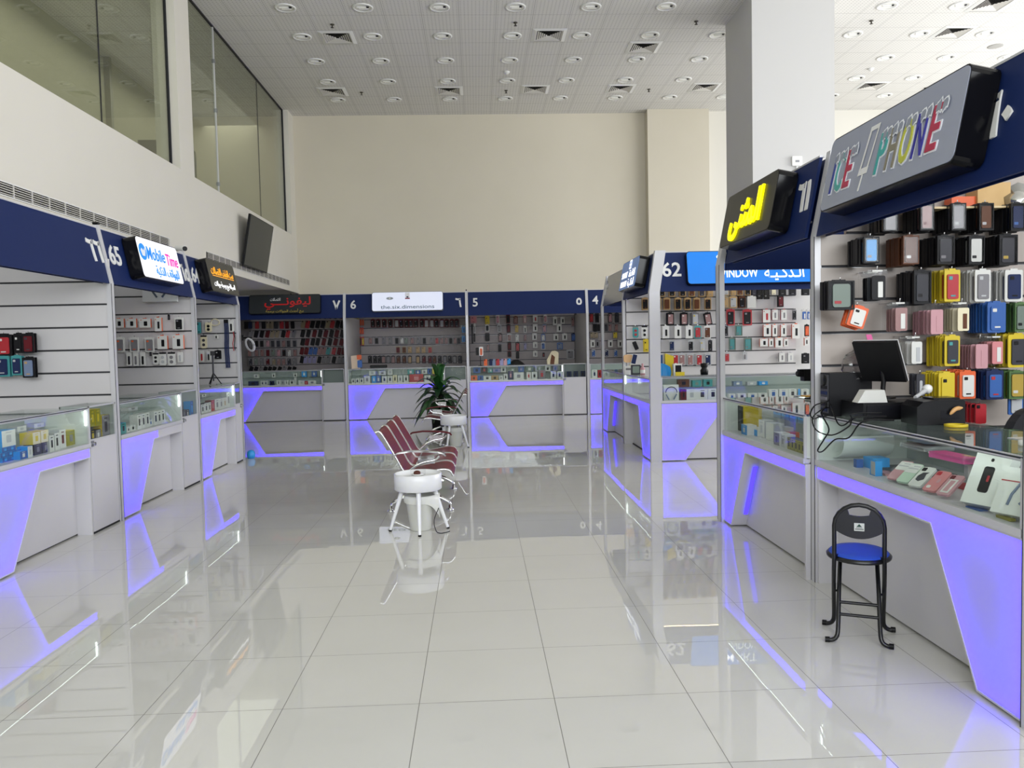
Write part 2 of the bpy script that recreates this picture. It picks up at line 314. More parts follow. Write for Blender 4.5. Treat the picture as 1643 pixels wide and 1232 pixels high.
for j, y in enumerate(LY):
    for i, x in enumerate(LX):
        if x > 8.3+.85*(y-12.2): continue
        if 4.2 < x < 5.7 and y < 13.8: continue
        t = thing('ceiling_downlight', f'round white ceiling downlight, {OR[i]} from the left in the {ROWN[j]} row', 'downlight', (x, y, CEIL), 0, 'ceiling downlights')
        link('trim_ring', LM_RING, t); link('reflector', LM_REF, t); link('lamp', LM_LAMP, t)
vf = MB(); vo = MB()
for k in range(4):
    R = Matrix.Rotation(k*math.pi/2, 4, 'Z')
    def q(p): return R @ Vector(p)
    vf.add([q(p) for p in ((-.3, -.3, -.003), (.3, -.3, -.003), (.235, -.235, -.02), (-.235, -.235, -.02))], [(0, 3, 2, 1)], WHITE)
    for s_ in range(6):
        a = .235-s_*.036; b = a-.028
        vo.add([q(p) for p in ((-a, -a, -.016), (a, -a, -.016), (b, -b, -.004), (-b, -b, -.004))], [(0, 3, 2, 1)], M('#d8d5cf', .5))
V_FR, V_LV = vf.mesh('frame'), vo.mesh('louvres'); V_BK = bx(-.25, .25, -.25, .25, -.003, -.001, M('#1e1d1b', .9)).mesh('backing')
VN = ['left', 'centre left', 'centre', 'centre right']
def side_of(x): return 'leftmost' if x < -2 else 'left of centre' if x < 0 else 'centre left' if x < 2 else 'centre right' if x < 4 else 'beside the white column' if x < 6 else 'right of the column' if x < 8 else 'right' if x < 9 else 'far right'
for x, y in VENTS:
    if 4.2 < x < 5.7 and y < 13.8: continue
    t = thing('ceiling_vent', f'square louvred ceiling vent, {side_of(x)} in the {"far" if y > 16 else "nearest" if y < 13.5 else "near" if y < 14.5 else "middle"} row', 'vent', (x, y, CEIL), 0, 'square ceiling vents')
    link('frame', V_FR, t); link('louvres', V_LV, t); link('backing', V_BK, t)
sp = MB().lathe([(.035, 0), (.035, -.01), (.012, -.012), (.012, -.05), (.03, -.055), (.001, -.06)], M('#4a463e', .4, .6), n=12).mesh('sprinkler')
for i, (u, v) in enumerate(((533, 39), (827, 36), (1117, 34), (580, 148), (1041, 143), (812, 145), (1398, 33), (1485, 141))):
    p = onZ(u, v, CEIL); tag(link('ceiling_sprinkler', sp, None, p), f'small dark sprinkler head on the ceiling, {OR[i]} of eight', 'sprinkler', 'ceiling sprinklers')
SPL = ['left of the near left vent', 'in line with the middle lights', 'left of the white column', 'beside the far left vent', 'between far vents left of the column', 'in line with the far middle lights', 'just right of the white column', 'among the far right lights']
for o, s_ in zip([o for o in COL.objects if o.name.startswith('ceiling_sprinkler')], SPL): o['label'] = 'small dark ceiling sprinkler ' + s_
sd = MB().lathe([(.06, 0), (.06, -.015), (.045, -.03), (.03, -.05), (.001, -.052)], WHITE, n=18).mesh('smoke_detector')
for (u, v), s_ in (((813, 115), 'over the middle of the hall'), ((1397, 110), 'right of the white column')):
    tag(link('smoke_detector', sd, None, onZ(u, v, CEIL)), 'round white smoke detector on the ceiling ' + s_, 'smoke detector')
p = onZ(1597, 74, CEIL); tag(MB().lathe([(.13, 0), (.13, -.008), (.115, -.012), (.001, -.012)], M('#a8a6a2', .6), n=24).build('ceiling_speaker', None, p), 'flat round grey speaker grille in the right part of the ceiling', 'speaker')
# linear diffusers on the bulkhead
def diffuser(y0, y1, label):
    t = thing('linear_diffuser', label, 'vent', (XL, (y0+y1)/2, 3.03)); L = (y1-y0)/2
    MB().box(0, .012, -L, L, -.065, -.055, WHITE).box(0, .012, -L, L, .055, .065, WHITE).box(0, .012, -L, -L+.012, -.055, .055, WHITE).box(0, .012, L-.012, L, -.055, .055, WHITE).build('frame', t)
    bx(.0005, .002, -L, L, -.055, .055, M('#25231f', .9)).build('backing', t)
    mb = MB()
    for k in range(5): mb.box(.002, .011, -L, L, -.047+.021*k, -.039+.021*k, M('#c9c6bf', .5))
    yy = -L
    while yy < L: mb.box(.002, .012, yy, yy+.012, -.055, .055, M('#c9c6bf', .5)); yy += .3
    mb.build('louvres', t)
diffuser(3.5, 11.05, 'long slotted air grille above the nearer left stalls')
diffuser(12.52, 17.95, 'long slotted air grille under the wall television')
# wall television
t = thing('television', 'black flat television tilted forward on the upper left wall', 'television', (-3.95, 14.98, 3.49), (0, math.radians(10), 0))
MB().box(-.03, .01, -.78, .78, -.45, .45, BLACK).build('housing', t); bx(.01, .014, -.765, .765, -.43, .435, M('#1b2226', .08, 0, None, 0)).build('screen', t); bx(-.1, -.03, -.2, .2, -.15, .15, DARK).build('bracket', t)

# ------------------------------------------------------------------ stalls
LEAN = .2; ZF0, ZF1 = 2.22, 2.73; TILT = -math.atan(LEAN)
R_LEFT, R_FAR, R_RIGHT, R_BACK = math.pi/2, 0., -math.pi/2, math.pi
def fpt(O, rz, p):
    c, s = math.cos(rz), math.sin(rz); return Vector((O[0]+c*p[0]-s*p[1], O[1]+s*p[0]+c*p[1], p[2]))
def post(O, rz, label, w=.058, dx=0.):
    o = MB()
    a = w/2
    o.box(-a, a, -.012, .034, 0, ZF0, ALU)
    vs = [(x, y+LEAN*(z-ZF0), z) for z in (ZF0, ZF1+.03) for y in (-.012, .034) for x in (-a, a)]
    o.add(vs, [(0, 2, 3, 1), (4, 5, 7, 6), (0, 1, 5, 4), (2, 6, 7, 3), (0, 4, 6, 2), (1, 3, 7, 5)], ALU)
    o.box(-a-.001, -a+.002, -.014, -.010, 0, ZF0, DARK).box(a-.002, a+.001, -.014, -.010, 0, ZF0, DARK)
    ob = o.build('frame_post', None, (O[0]+dx*math.cos(rz), O[1]+dx*math.sin(rz), 0), (0, 0, rz))
    return tag(ob, label, 'post')
def fascia(O, rz, W_, label, lnum=None, rnum=None, led=LED_W, back=NAVY, front=NAVY, strip=(.06, .94), e0=.031, e1=.031, nx=.19, rx=.17):
    t = thing('fascia_board', label, 'fascia', O, rz)
    P = [(e0, ZF0), (W_-e1, ZF0), (W_-e1, ZF1), (e0, ZF1)]
    MB().prism(P, 0, .02, front, LEAN, ZF0).build('board', t)
    MB().prism([(e0, ZF1), (W_-e1, ZF1), (W_-e1, ZF1+.012), (e0, ZF1+.012)], -.002, .03, ALU, LEAN, ZF0).build('top_trim', t)
    MB().prism(P, .06, .07, back, LEAN, ZF0).build('inner_board', t)
    if led:
        a, b = W_*strip[0], W_*strip[1]
        q, h = (.118, .016) if abs(rz) < .1 else (.078, .10)
        MB().box(a, b, q, q+.024, ZF0+h+.006, ZF0+h+.018, ALU).box(a, b, q+.004, q+.02, ZF0+h, ZF0+h+.006, led).build('light_strip', t)
    h = (ZF1+ZF0)/2+.02; yy = LEAN*(h-ZF0)-.004
    for s_, x in ((lnum, nx), (rnum, W_-rx)):
        if s_:
            o = link('stall_number', text_mesh(s_, .26 if s_.isascii() else .27, WHITE, .018 if s_.isascii() else .03, 0, .004), t, (x, yy, h), (math.radians(90)+TILT, 0, 0))
    return t
def sign(O, rz, uc, w, label, face, h=.42, dep=.12, zc=2.50, edge=BLK_GLOSS):
    t = thing('sign_box', label, 'sign', fpt(O, rz, (uc, LEAN*(zc-ZF0)-.008, zc)), (TILT, 0, rz))
    P = rrect(w, h, .045); Q = rrect(w-.016, h-.016, .038)
    MB().prism(P, -dep, 0, edge).build('housing', t); MB().prism(Q, -dep-.003, -dep, face).build('face', t)
    return t, -dep-.005
def glow_shape(W0, x0, dt, db, x1, mirror, Wfull):
    P = [(x0, .012), (db, .012), (dt, .672), (x1, .672), (x1, .762), (x0, .762)]
    if mirror: P = [(Wfull-x, z) for x, z in P][::-1]
    return P
def counter(O, rz, W_, label, ztop=1.10, mirror=False, dt=.83, db=.42, door=.50, lit_to=None, rev_led=False, depth=.55, x0=.035, shelf=True, pos_light=True, back=None):
    t = thing('display_counter', label, 'counter', O, rz)
    Wc = W_-door if door else W_-.03
    lo, hi = (x0, Wc) if not mirror else (.03+door, W_-x0)
    MB().box(lo, hi, .13, depth, .014, .772, LAM).build('body', t)
    MB().box(lo+.01, hi-.01, min(.15, depth-.02), depth-.005, 0, .014, DARK).build('plinth', t)
    if not mirror: side = MB().box(Wc-.022, Wc, .004, .13, 0, .672, LAM)
    else: side = MB().box(lo, lo+.022, .004, .13, 0, .672, LAM)
    side.build('side_panel', t)
    P = glow_shape(0, x0, dt, db, Wc, mirror, W_)
    sh = MB(); Qo = inset(P, .010)
    sh.ring(P, Qo, 0.0, 0.0, LAM); sh.prism(P, .055, .13, LAM); sh.ring(P, P, 0., .055, LAM); sh.ring(Qo, Qo, .055, 0., LAM)
    sh.build('panel_frame', t)
    lit = P
    if lit_to:
        a = lit_to
        lit = [P[0], P[1], P[2], (a, .672), (a, .762), P[5]]
        MB().prism(inset([(a, .672), P[3], P[4], (a, .762)], .010), .002, .05, LAM).build('unlit_panel', t)
    Qg = inset(lit, .0105)
    MB().add([(x, .003, z) for x, z in Qg], [list(range(len(Qg)))], GLOW).build('glow_panel', t)
    E1 = inset(lit, .011); E2 = inset(lit, .016); st = MB(); n = len(E1)
    for i in range(n):
        j = (i+1) % n
        st.add([(E1[i][0], .022, E1[i][1]), (E1[j][0], .022, E1[j][1]), (E1[j][0], .046, E1[j][1]), (E1[i][0], .046, E1[i][1]), (E2[i][0], .022, E2[i][1]), (E2[j][0], .022, E2[j][1]), (E2[j][0], .046, E2[j][1]), (E2[i][0], .046, E2[i][1])],
               [(4, 7, 6, 5), (0, 1, 5, 4), (3, 7, 6, 2)], LED_B)
    st.build('blue_light_strip', t)
    if rev_led:
        d = Vector((dt-db, .66)).normalized(); a = Vector((db, .012))+d*.12; b = Vector((db, .012))+d*.62
        MB().prism([(a.x+.012, a.y), (a.x+.022, a.y), (b.x+.022, b.y), (b.x+.012, b.y)], .085, .118, M('#6a5cff', .5, 0, '#4632ff', 1.3)).build('recess_light', t)
    # glass display case
    MB().box(lo-.004, hi, -.012, .03, .766, .80, ALU).build('front_rail', t)
    MB().box(lo, hi, .03, depth, .772, .795, LAM).build('deck', t)
    MB().box(lo, hi, .004, .009, .80, ztop-.004, GLASS).build('front_glass', t)
    MB().box(lo, hi, .0, depth, ztop-.004, ztop+.004, GLASS).build('top_glass', t)
    MB().box(lo, hi, depth-.012, depth, .795, ztop-.004, back or M('#a9b2b0', .25)).build('sliding_back', t)
    eA = MB().box(lo, lo+.008, .01, depth-.012, .795, ztop-.004, M('#d3d8d5', .4)).box(hi-.012, hi, .01, depth-.012, .795, ztop-.004, M('#d3d8d5', .4)); eA.build('end_panel', t)
    fr = MB().box(lo-.004, hi, -.003, .0, ztop-.004, ztop+.003, M('#2d3238', .3, .5)).box(lo-.004, hi, -.003, .010, ztop-.010, ztop-.004, ALU).box(lo-.004, hi, 0, .010, ztop+.004, ztop+.008, ALU)
    fr.box(lo-.004, lo+.014, -.006, .012, .80, ztop, ALU).box(hi-.014, hi+.002, -.006, .012, .80, ztop, ALU).build('case_frame', t)
    if shelf: MB().box(lo+.01, hi-.014, .26, depth-.015, .948, .956, GLASS).build('glass_shelf', t)
    if pos_light:
        MB().box(lo+.02, hi-.02, .0125, .021, ztop-.018, ztop-.006, ALU).box(lo+.03, hi-.03, .0215, .027, ztop-.017, ztop-.008, LED_W).build('case_light', t)
        ve = MB().box(hi-.024, hi-.014, .016, .024, ztop-.15, ztop-.02, LED_W) if not mirror else MB().box(lo+.014, lo+.024, .016, .024, ztop-.15, ztop-.02, LED_W)
        ve.build('corner_light', t)
    return t
def gate(O, rz, u0, u1, label, ztop=1.12, lockside=0):
    t = thing('counter_gate', label, 'gate', fpt(O, rz, (u0, 0, 0)), rz); w = u1-u0
    MB().box(.006, w-.006, .0, .03, .02, .815, LAM).build('door_panel', t)
    MB().box(.0, w, .032, .25, 0.014, .80, LAM).build('cabinet', t); MB().box(.0, w, .004, .25, 0, .014, DARK).build('plinth', t)
    MB().box(.012, w-.012, .004, .009, .83, ztop-.01, GLASS).build('glass_front', t)
    MB().box(.0, w, .0, .25, ztop-.006, ztop, GLASS).build('glass_top', t)
    MB().box(.0, .014, .0, .014, .815, ztop, ALU).box(w-.014, w, 0, .014, .815, ztop, ALU).box(0, w, 0, .012, ztop-.012, ztop+.002, ALU).box(0, w, -.002, .012, .815, .83, ALU).build('frame', t)
    MB().box(0, w, .24, .25, .80, ztop, M('#8c9392', .3)).box(0, .006, .014, .25, .8, ztop, M('#aab0ae', .3)).box(w-.006, w, .014, .25, .8, ztop, M('#aab0ae', .3)).build('back_panel', t)
    lx = .035 if lockside == 0 else w-.035
    MB().tube([(lx, .0, .79), (lx, -.03, .79)], .016, CHROME, 12).box(lx-.02, lx+.02, -.008, 0, .765, .815, ALUD).build('lock', t)
    return t
GZ = [2.24-.21*k for k in range(9)]
def slatwall(x0, x1, y, label, mat=LAM2, z1=2.45, warm=False, name='slat_wall', z0=.05, notch=0.):
    """partition clad in grooved boards that faces the entrance"""
    t = thing(name, label, 'partition', ((x0+x1)/2, y, 0)); w = (x1-x0)/2
    mb = MB().box(-w, w, .012, .045, z0, GZ[0]-.03, mat).box(-w+notch, w, .012, .045, GZ[0]-.03, z1, mat)
    e = z1
    for g in GZ:
        mb.box(-w+(notch if g == GZ[0] else 0), w, 0, .012, g+.009, e, mat); e = g-.009
    mb.box(-w, w, 0, .012, z0, e, mat); mb.build('boards', t)
    r = MB()
    for g in GZ: r.box(-w+(notch if g == GZ[0] else 0), w, .007, .0125, g-.0085, g-.0055, M('#84868a', .3, .8)).box(-w+(notch if g == GZ[0] else 0), w, .009, .0127, g-.0055, g+.0085, M('#3a3a3d', .6)) 
    r.build('groove_inserts', t)
    return t
# --- left row
OL66, OL65, OL64 = (-3.38, 5.455, 0), (-3.38, 7.635, 0), (-3.38, 9.82, 0)
post((-3.38, 7.635), R_LEFT, 'white kinked frame post between the nearest left stall and the pink sign stall')
post((-3.38, 9.82), R_LEFT, 'white kinked frame post between the pink and amber sign stalls')
post((-3.38, 11.60), R_LEFT, 'white kinked frame post at the far end of the amber sign stall')
fascia(OL66, R_LEFT, 2.18, 'navy fascia of the nearest left stall, without a sign', None, '٦٦', LED_W)
fascia(OL65, R_LEFT, 2.185, 'navy fascia behind the white, blue and pink sign', '65', '٦٥', LED_W, nx=.225, rx=.13)
fascia(OL64, R_LEFT, 1.78, 'navy fascia behind the dark amber lettered sign', '64', '٦٤', LED_W, nx=.225)
counter(OL66, R_LEFT, 2.18, 'nearest left display counter with glowing violet front and boxes inside', 1.105, door=.55)
counter(OL65, R_LEFT, 2.185, 'left display counter under the pink sign, violet strip half unlit', 1.105, door=.56, lit_to=.93)
counter(OL64, R_LEFT, 1.78, 'left display counter under the amber lettered sign', 1.105, door=.32, dt=.80, db=.38)
gate(OL66, R_LEFT, 1.635, 2.145, 'white counter gate with yellow boxes in its glass top, nearest left')
gate(OL65, R_LEFT, 1.63, 2.15, 'white counter gate with a blue box, end of pink sign stall')
gate(OL64, R_LEFT, 1.465, 1.745, 'white narrow counter gate at the end of amber sign stall', lockside=1)
slatwall(-6.3, -3.40, 7.62, 'white slat wall partition at the back of the nearest left stall')
slatwall(-6.3, -3.40, 9.805, 'white slat wall partition of pink sign stall hung with orange sided boxes')
slatwall(-6.3, -3.40, 11.585, 'white slat wall partition of amber sign stall with straps and cables')
structure('wall_behind_left_stalls', bx(-6.4, -6.3, -6.6, 20.0, 0, 2.86, M('#c9c7c4', .8)), 'grey wall closing the left stalls', 'wall')
# --- far row
YFF = 17.5
FX = [-5.46, -2.85, -.21, 2.42, 5.05]
for x, s_ in zip(FX[1:4], ('left of the far white sign', 'right of the far white sign, above the plant', 'right of the signless far stall')): post((x, YFF), R_FAR, 'white frame post ' + s_)
post((FX[0], YFF), R_FAR, 'white frame post at the left end of the far row')
FO = [(x, YFF, 0) for x in FX]
fascia(FO[0], 0, 2.61, 'navy fascia of far red sign stall behind a dark sign', None, '٧', None)
fascia(FO[1], 0, 2.64, 'navy fascia of far white sign stall behind a lit white sign', '6', '٦', None)
fascia(FO[2], 0, 2.63, 'plain navy fascia of far signless far stall without a sign', '5', '٥', None)
fascia(FO[3], 0, 2.63, 'navy fascia of far right corner stall, mostly hidden at right', '4', None, None)
counter(FO[0], 0, 2.61, 'far display counter of red sign stall with deep blue glowing front', 1.11, door=.52)
counter(FO[1], 0, 2.64, 'far display counter of far white sign stall behind the potted plant', 1.11, door=.52)
counter(FO[2], 0, 2.63, 'far display counter of signless far stall right of the plant', 1.11, door=.55)
counter(FO[3], 0, 2.63, 'far display counter of far right corner stall, only its violet left end showing', 1.11, door=.52)
gate(FO[0], 0, 2.09, 2.57, 'white counter gate with empty glass top, right end of red sign stall', 1.125)
gate(FO[1], 0, 2.12, 2.60, 'white counter gate beside the plant, right end of far white sign stall', 1.125)
gate(FO[2], 0, 2.08, 2.59, 'white counter gate with phones in its glass top, signless far stall', 1.125)
GREYW = M('#a49d9f', .6)
for i, s_ in enumerate(('far red sign stall covered in phone cases', 'far white sign stall with rows of case packs', 'far signless far stall with columns of small packs', 'far right corner stall')):
    slatwall(FX[i]+.03, FX[i+1]-.03, 19.62, 'grey slat wall at the back of ' + s_, GREYW, 2.6)
for x, s_ in zip(FX[1:4], ('left of the far white sign stall', 'right of the far white sign stall', 'right of the signless far stall')):
    tag(bx(x-.02, x+.02, 17.56, 19.64, .02, 2.25, M('#b5b2b4', .6)).build('side_partition'), f'grey side partition {s_}', 'partition')
# --- right row
XR = 2.14
O60, O61, O61N = (XR+.02, 5.06, 0), (XR-.03, 6.87, 0), (4.72, 6.87, 0)
post((XR+.02, 5.06), R_RIGHT, 'white kinked frame post beside the cash desk, right foreground')
post((XR-.045, 6.87), R_RIGHT, 'white kinked corner post at the far end of yellow sign stall', .10)
post((XR+.02, 3.035), R_RIGHT, 'white frame post at the right edge of the photo, grey sign stall')
fascia(O61, R_RIGHT, 1.81, 'navy fascia of yellow sign stall behind a black sign with yellow lettering', '61', '٦١', LED_WARM, e0=.14)
fascia(O60, R_RIGHT, 2.02, 'navy fascia of grey sign stall in the right foreground', '60', '٦٠', LED_W, rx=.30, nx=.13)
fascia((XR+.02, 3.035, 0), R_RIGHT, 2.0, 'navy fascia leaving the picture at the right edge', None, None, None)
fascia(O61N, R_BACK, 2.62, 'navy far side fascia of the yellow sign stall, seen from inside', None, None, None, e1=.045).location.z = -.045
counter(O60, R_RIGHT, 2.02, 'right foreground display counter behind the folding stool', 1.085, mirror=True, dt=.70, db=.33, door=0, depth=.60)
counter(O61, R_RIGHT, 1.81, 'right display counter of yellow sign stall with slanted recess light', 1.075, dt=.60, db=.235, door=0, rev_led=True, depth=.55)
counter(O61N, R_BACK, 2.0, 'far side display counter of yellow sign stall', 1.075, door=0, shelf=False, depth=.5)
slatwall(2.19, 5.2, 5.03, 'beige lit slat wall of grey sign stall covered in case packs', noisy('slat_beige', '#aaa19b', '#a39a94', 3., .4), 2.7, notch=.17)
# --- island stall with the wide blue sign
XI, YI = 2.25, 10.35
O62, O62W, O63, O63N = (XI, YI, 0), (XI, 12.30, 0), (XI, 14.40, 0), (4.9, 14.40, 0)
cp = MB()
P = [(-.02, -.01), (.13, -.01), (.13, .045), (.045, .045), (.045, .13), (-.01, .13), (-.01, .0)]
def corner_post(x, y, label, w=.13):
    mb = MB()
    def sec(z):
        k = LEAN*max(0, z-ZF0); return [(k-.01, k-.012, z), (k+w, k-.012, z), (k+w, k+.05, z), (k+.05, k+w*.45, z), (k-.012, k+w*.45, z)]
    a, b, c = sec(0), sec(ZF0), sec(ZF1+.03); n = 5
    mb.add(a+b+c, [(i, (i+1) % n, n+(i+1) % n, n+i) for i in range(n)]+[(n+i, n+(i+1) % n, 2*n+(i+1) % n, 2*n+i) for i in range(n)]+[[4, 3, 2, 1, 0], [10, 11, 12, 13, 14]], ALU)
    return tag(mb.build('frame_post', None, (x, y, 0)), label, 'post')
corner_post(XI, YI, 'broad white corner post beside the wide blue sign')
post((XI, 12.30), R_RIGHT, 'white kinked frame post behind the blue side sign')
post((XI, 14.40), R_RIGHT, 'white kinked frame post at the far end of the island', .075)
fascia(O62, 0, 2.65, 'navy fascia of the island with the wide blue sign', '62', None, LED_WARM, strip=(.05, .95), e0=.15, nx=.30)
fascia(O62W, R_RIGHT, 1.95, 'navy side fascia of blue sign stall behind the small blue sign', None, None, None, front=NAVY, e1=.16)
fascia(O63, R_RIGHT, 2.10, 'blank grey fascia of the island stall farthest along', '٦٣', None, None, front=M('#6c6e78', .22), e0=.15)
fascia(O63N, R_BACK, 2.65, 'navy far side fascia of the island, seen from inside', None, None, None, e1=.14)
counter(O62, 0, 2.65, 'display counter under the wide blue sign with white boxes inside', 1.105, dt=.95, db=.45, door=0, x0=.135, depth=.55)
counter(O62W, R_RIGHT, 1.92, 'side display counter of blue sign stall facing the aisle', 1.08, mirror=True, dt=.82, db=.55, door=0, depth=.134, shelf=False, back=GLASS)
counter(O63, R_RIGHT, 2.10, 'farthest island display counter with slanted blue recess light', 1.08, dt=.80, db=.45, door=0, rev_led=True, depth=.5)
slatwall(2.30, 4.3, 12.28, 'white slat wall of blue sign stall hung with phone case packs')
slatwall(4.3, 4.95, 12.28, 'white slat wall end piece of blue sign stall')
# --- signs
def face(h, es=.0, base=None): return M(base or h, .25, 0, h if es else None, es)
t, y = sign(OL65, R_LEFT, 1.0, 1.08, 'lit white sign MobileTime in blue and pink above the left row', face('#f4f6ff', .62, '#c8c8d0'), dep=.13)
BLU = M('#0a78c8', .4, 0, '#0a80d8', .5); PNK = M('#d01090', .4, 0, '#e010a0', .5)
letters('lettering', t, 'Mobile', .19, BLU, -.11, .05, y, bold=.008, width=.46, shear=.12); letters('lettering', t, 'Time', .18, PNK, .315, .03, y, bold=.006, width=.32, shear=.1)
letters('lettering', t, arabic('للهواتف الذكية'), .13, BLU, .12, -.115, y, bold=.006, width=.62)
o = MB().prism([(.085*math.cos(a*math.pi/12), .085*math.sin(a*math.pi/12)) for a in range(24)], y-.002, y+.002, BLU).build('logo', t, (-.435, 0, .055))
MB().prism([(-.025, .035), (-.055, .01), (-.03, -.045), (.025, -.045), (.05, .0), (.055, .045), (.01, .01)], y-.005, y-.002, M('#f4f6ff')).build('bird_mark', t, (-.435, 0, .055))
t, y = sign(OL64, R_LEFT, .88, 1.14, 'dark sign with amber Arabic lettering above the left row', face('#33322f'), dep=.13)
letters('lettering', t, arabic('بيت الطيف للاتصالات'), .135, M('#e09a20', .4, 0, '#f0a020', .7), .0, .06, y, bold=.004, width=.9)
MB().box(-.42, .42, y-.001, y+.001, -.005, .005, M('#e09a20', .4, 0, '#f0a020', .6)).build('underline', t)
letters('lettering', t, arabic('الصيانة بيع برمجة جوالات'), .095, M('#e8e8e8', .4, 0, '#ffffff', .6), .0, -.105, y, bold=.004, width=.85)
t, y = sign(FO[0], 0, 1.36, 1.52, 'dark sign with red Arabic lettering on far red sign stall', face('#34383a'), dep=.1, zc=2.52)
letters('lettering', t, arabic('ليفونـــي'), .24, M('#8a1414', .4, 0, '#d01818', .2), .06, .055, y, bold=.015, width=.98); letters('lettering', t, arabic('للاتصالات'), .09, WHITE, -.2, .1, y-.003, bold=.01, width=.22)
letters('lettering', t, arabic('بيع أحدث الجوالات برمجة'), .075, M('#b8a440', .4), .0, -.155, y, bold=.002, width=.80)
t, y = sign(FO[1], 0, 1.37, 1.53, 'lit white sign reading the six dimensions on far white sign stall', face('#e6ebff', .50, '#b0b4c0'), dep=.1, zc=2.53, edge=M('#6d7076', .4))
letters('lettering', t, 'the.six.dimensions', .115, M('#27586e', .4), .0, -.125, y, bold=0, width=1.15)
MB().prism([(.075*math.cos(a*math.pi/10), .03*math.sin(a*math.pi/10)) for a in range(20)], y-.001, y+.002, M('#9fa8b0')).build('eye_mark', t, (-.38, 0, .07)); MB().prism([(.02*math.cos(a*math.pi/6), .02*math.sin(a*math.pi/6)) for a in range(12)], y-.004, y-.001, WHITE).build('eye_pupil', t, (-.38, 0, .07))
MB().box(-.05, .05, y-.002, y+.002, -.02, .09, M('#f2f2f8')).box(-.05, .05, y-.003, y+.002, -.05, -.025, M('#8a2030')).box(-.02, .02, y-.004, y, -.02, .01, M('#30304a')).build('logo', t, (.0, 0, .1))
SB = '#0a78d8'
t, y = sign(O62, 0, 1.34, 1.72, 'bright blue sign SMART WINDOW beside the wide blue sign', face(SB, .55, '#0860b0'), h=.44, dep=.08, zc=2.50)
LW = M('#f0f6ff', .4, 0, '#ffffff', .9)
letters('lettering', t, 'SMART', .17, LW, -.215, .10, y, bold=.006, width=.50); letters('lettering', t, 'WINDOW', .165, LW, -.205, -.085, y, bold=.006, width=.54)
letters('lettering', t, arabic('النافـذة'), .2, LW, .41, .10, y, bold=.008, width=.42); letters('lettering', t, arabic('الـذكـيـة'), .2, LW, .41, -.085, y, bold=.008, width=.52)
t, y = sign(O62W, R_RIGHT, 1.0, 1.22, 'small blue sign on the side fascia of blue sign stall', face('#1f5fa6', .3, '#1f5fa6'), dep=.14)
letters('lettering', t, 'SMART', .12, LW, -.28, .0, y, bold=.006, width=.42); letters('lettering', t, 'WINDOW', .12, LW, -.28, -.13, y, bold=.006, width=.45)
letters('lettering', t, arabic('النافـذة'), .14, LW, .25, -.0, y, bold=.006, width=.4); letters('lettering', t, arabic('الـذكـيـة'), .14, LW, .25, -.13, y, bold=.006, width=.42)
MB().ring(rrect(.16, .13, .02), rrect(.12, .09, .015), y-.001, y-.001, LW).box(-.008, .008, y-.002, y, -.06, .06, LW).box(-.07, .07, y-.002, y, -.008, .008, LW).build('window_mark', t, (.05, 0, .135))
t, y = sign(O61, R_RIGHT, .92, 1.12, 'black sign with glowing yellow Arabic lettering on yellow sign stall', face('#2c2b27'), dep=.13)
letters('lettering', t, arabic('المثنى'), .34, M('#f0e800', .4, 0, '#fff200', .9), .0, .0, y-.006, bold=.018, width=.66, ext=.008)
t, y = sign(O60, R_RIGHT, 1.03, 1.34, 'large grey sign ICE PHONE in coloured letters on grey sign stall', face('#9a9fb0', .0), h=.43, dep=.13)
cx = -.50
def iceletter(ch, x, col, w):
    letters('lettering', t, ch, .30, M('#e6e8ee', .4), x, -.03, y, bold=.035, width=w+.022, shear=.14)
    letters('lettering', t, ch, .30, M(col, .4), x, -.03, y-.005, bold=.008, width=w, shear=.14)
for ch, x, col, w in (('I', -.55, '#2d3f8f', .035), ('C', -.465, '#4aa39c', .095), ('E', -.36, '#b0284a', .09), ('P', .0, '#3fa3a0', .09), ('H', .11, '#857f6d', .10), ('O', .235, '#b9bb3f', .10), ('N', .355, '#33309a', .10), ('E', .475, '#b0284a', .095)): iceletter(ch, x, col, w)
for x in (-.535, -.475, -.43, -.35, -.31, .0, .045, .10, .15, .225, .275, .35, .40, .475, .525):
    r_ = random.uniform(-.008, .008)
    MB().prism([(x-.022, .055), (x-.006, .038+r_), (x+.012, .05), (x+.03, .042-r_), (x+.034, .085), (x+.022, .112+r_), (x+.006, .104), (x-.012, .098)], y-.0065, y-.0055, M('#e6e8ee', .4)).prism([(x-.014, .06), (x-.004, .047+r_), (x+.012, .058), (x+.024, .052-r_), (x+.027, .082), (x+.02, .102+r_), (x+.006, .096), (x-.008, .09)], y-.0075, y-.0065, M('#8d93a2', .4)).build('ice_cap', t)
MB().ring([(-.235, -.09), (-.135, -.09), (-.075, .16), (-.175, .16)], [(-.208, -.055), (-.145, -.055), (-.095, .135), (-.160, .135)], y-.001, y-.001, WHITE).prism([(-.235, -.09), (-.135, -.09), (-.127, -.055), (-.227, -.055)], y-.002, y, WHITE).prism([(-.205, -.175), (-.19, -.175), (-.172, -.09), (-.187, -.09)], y-.002, y, WHITE).build('phone_mark', t)
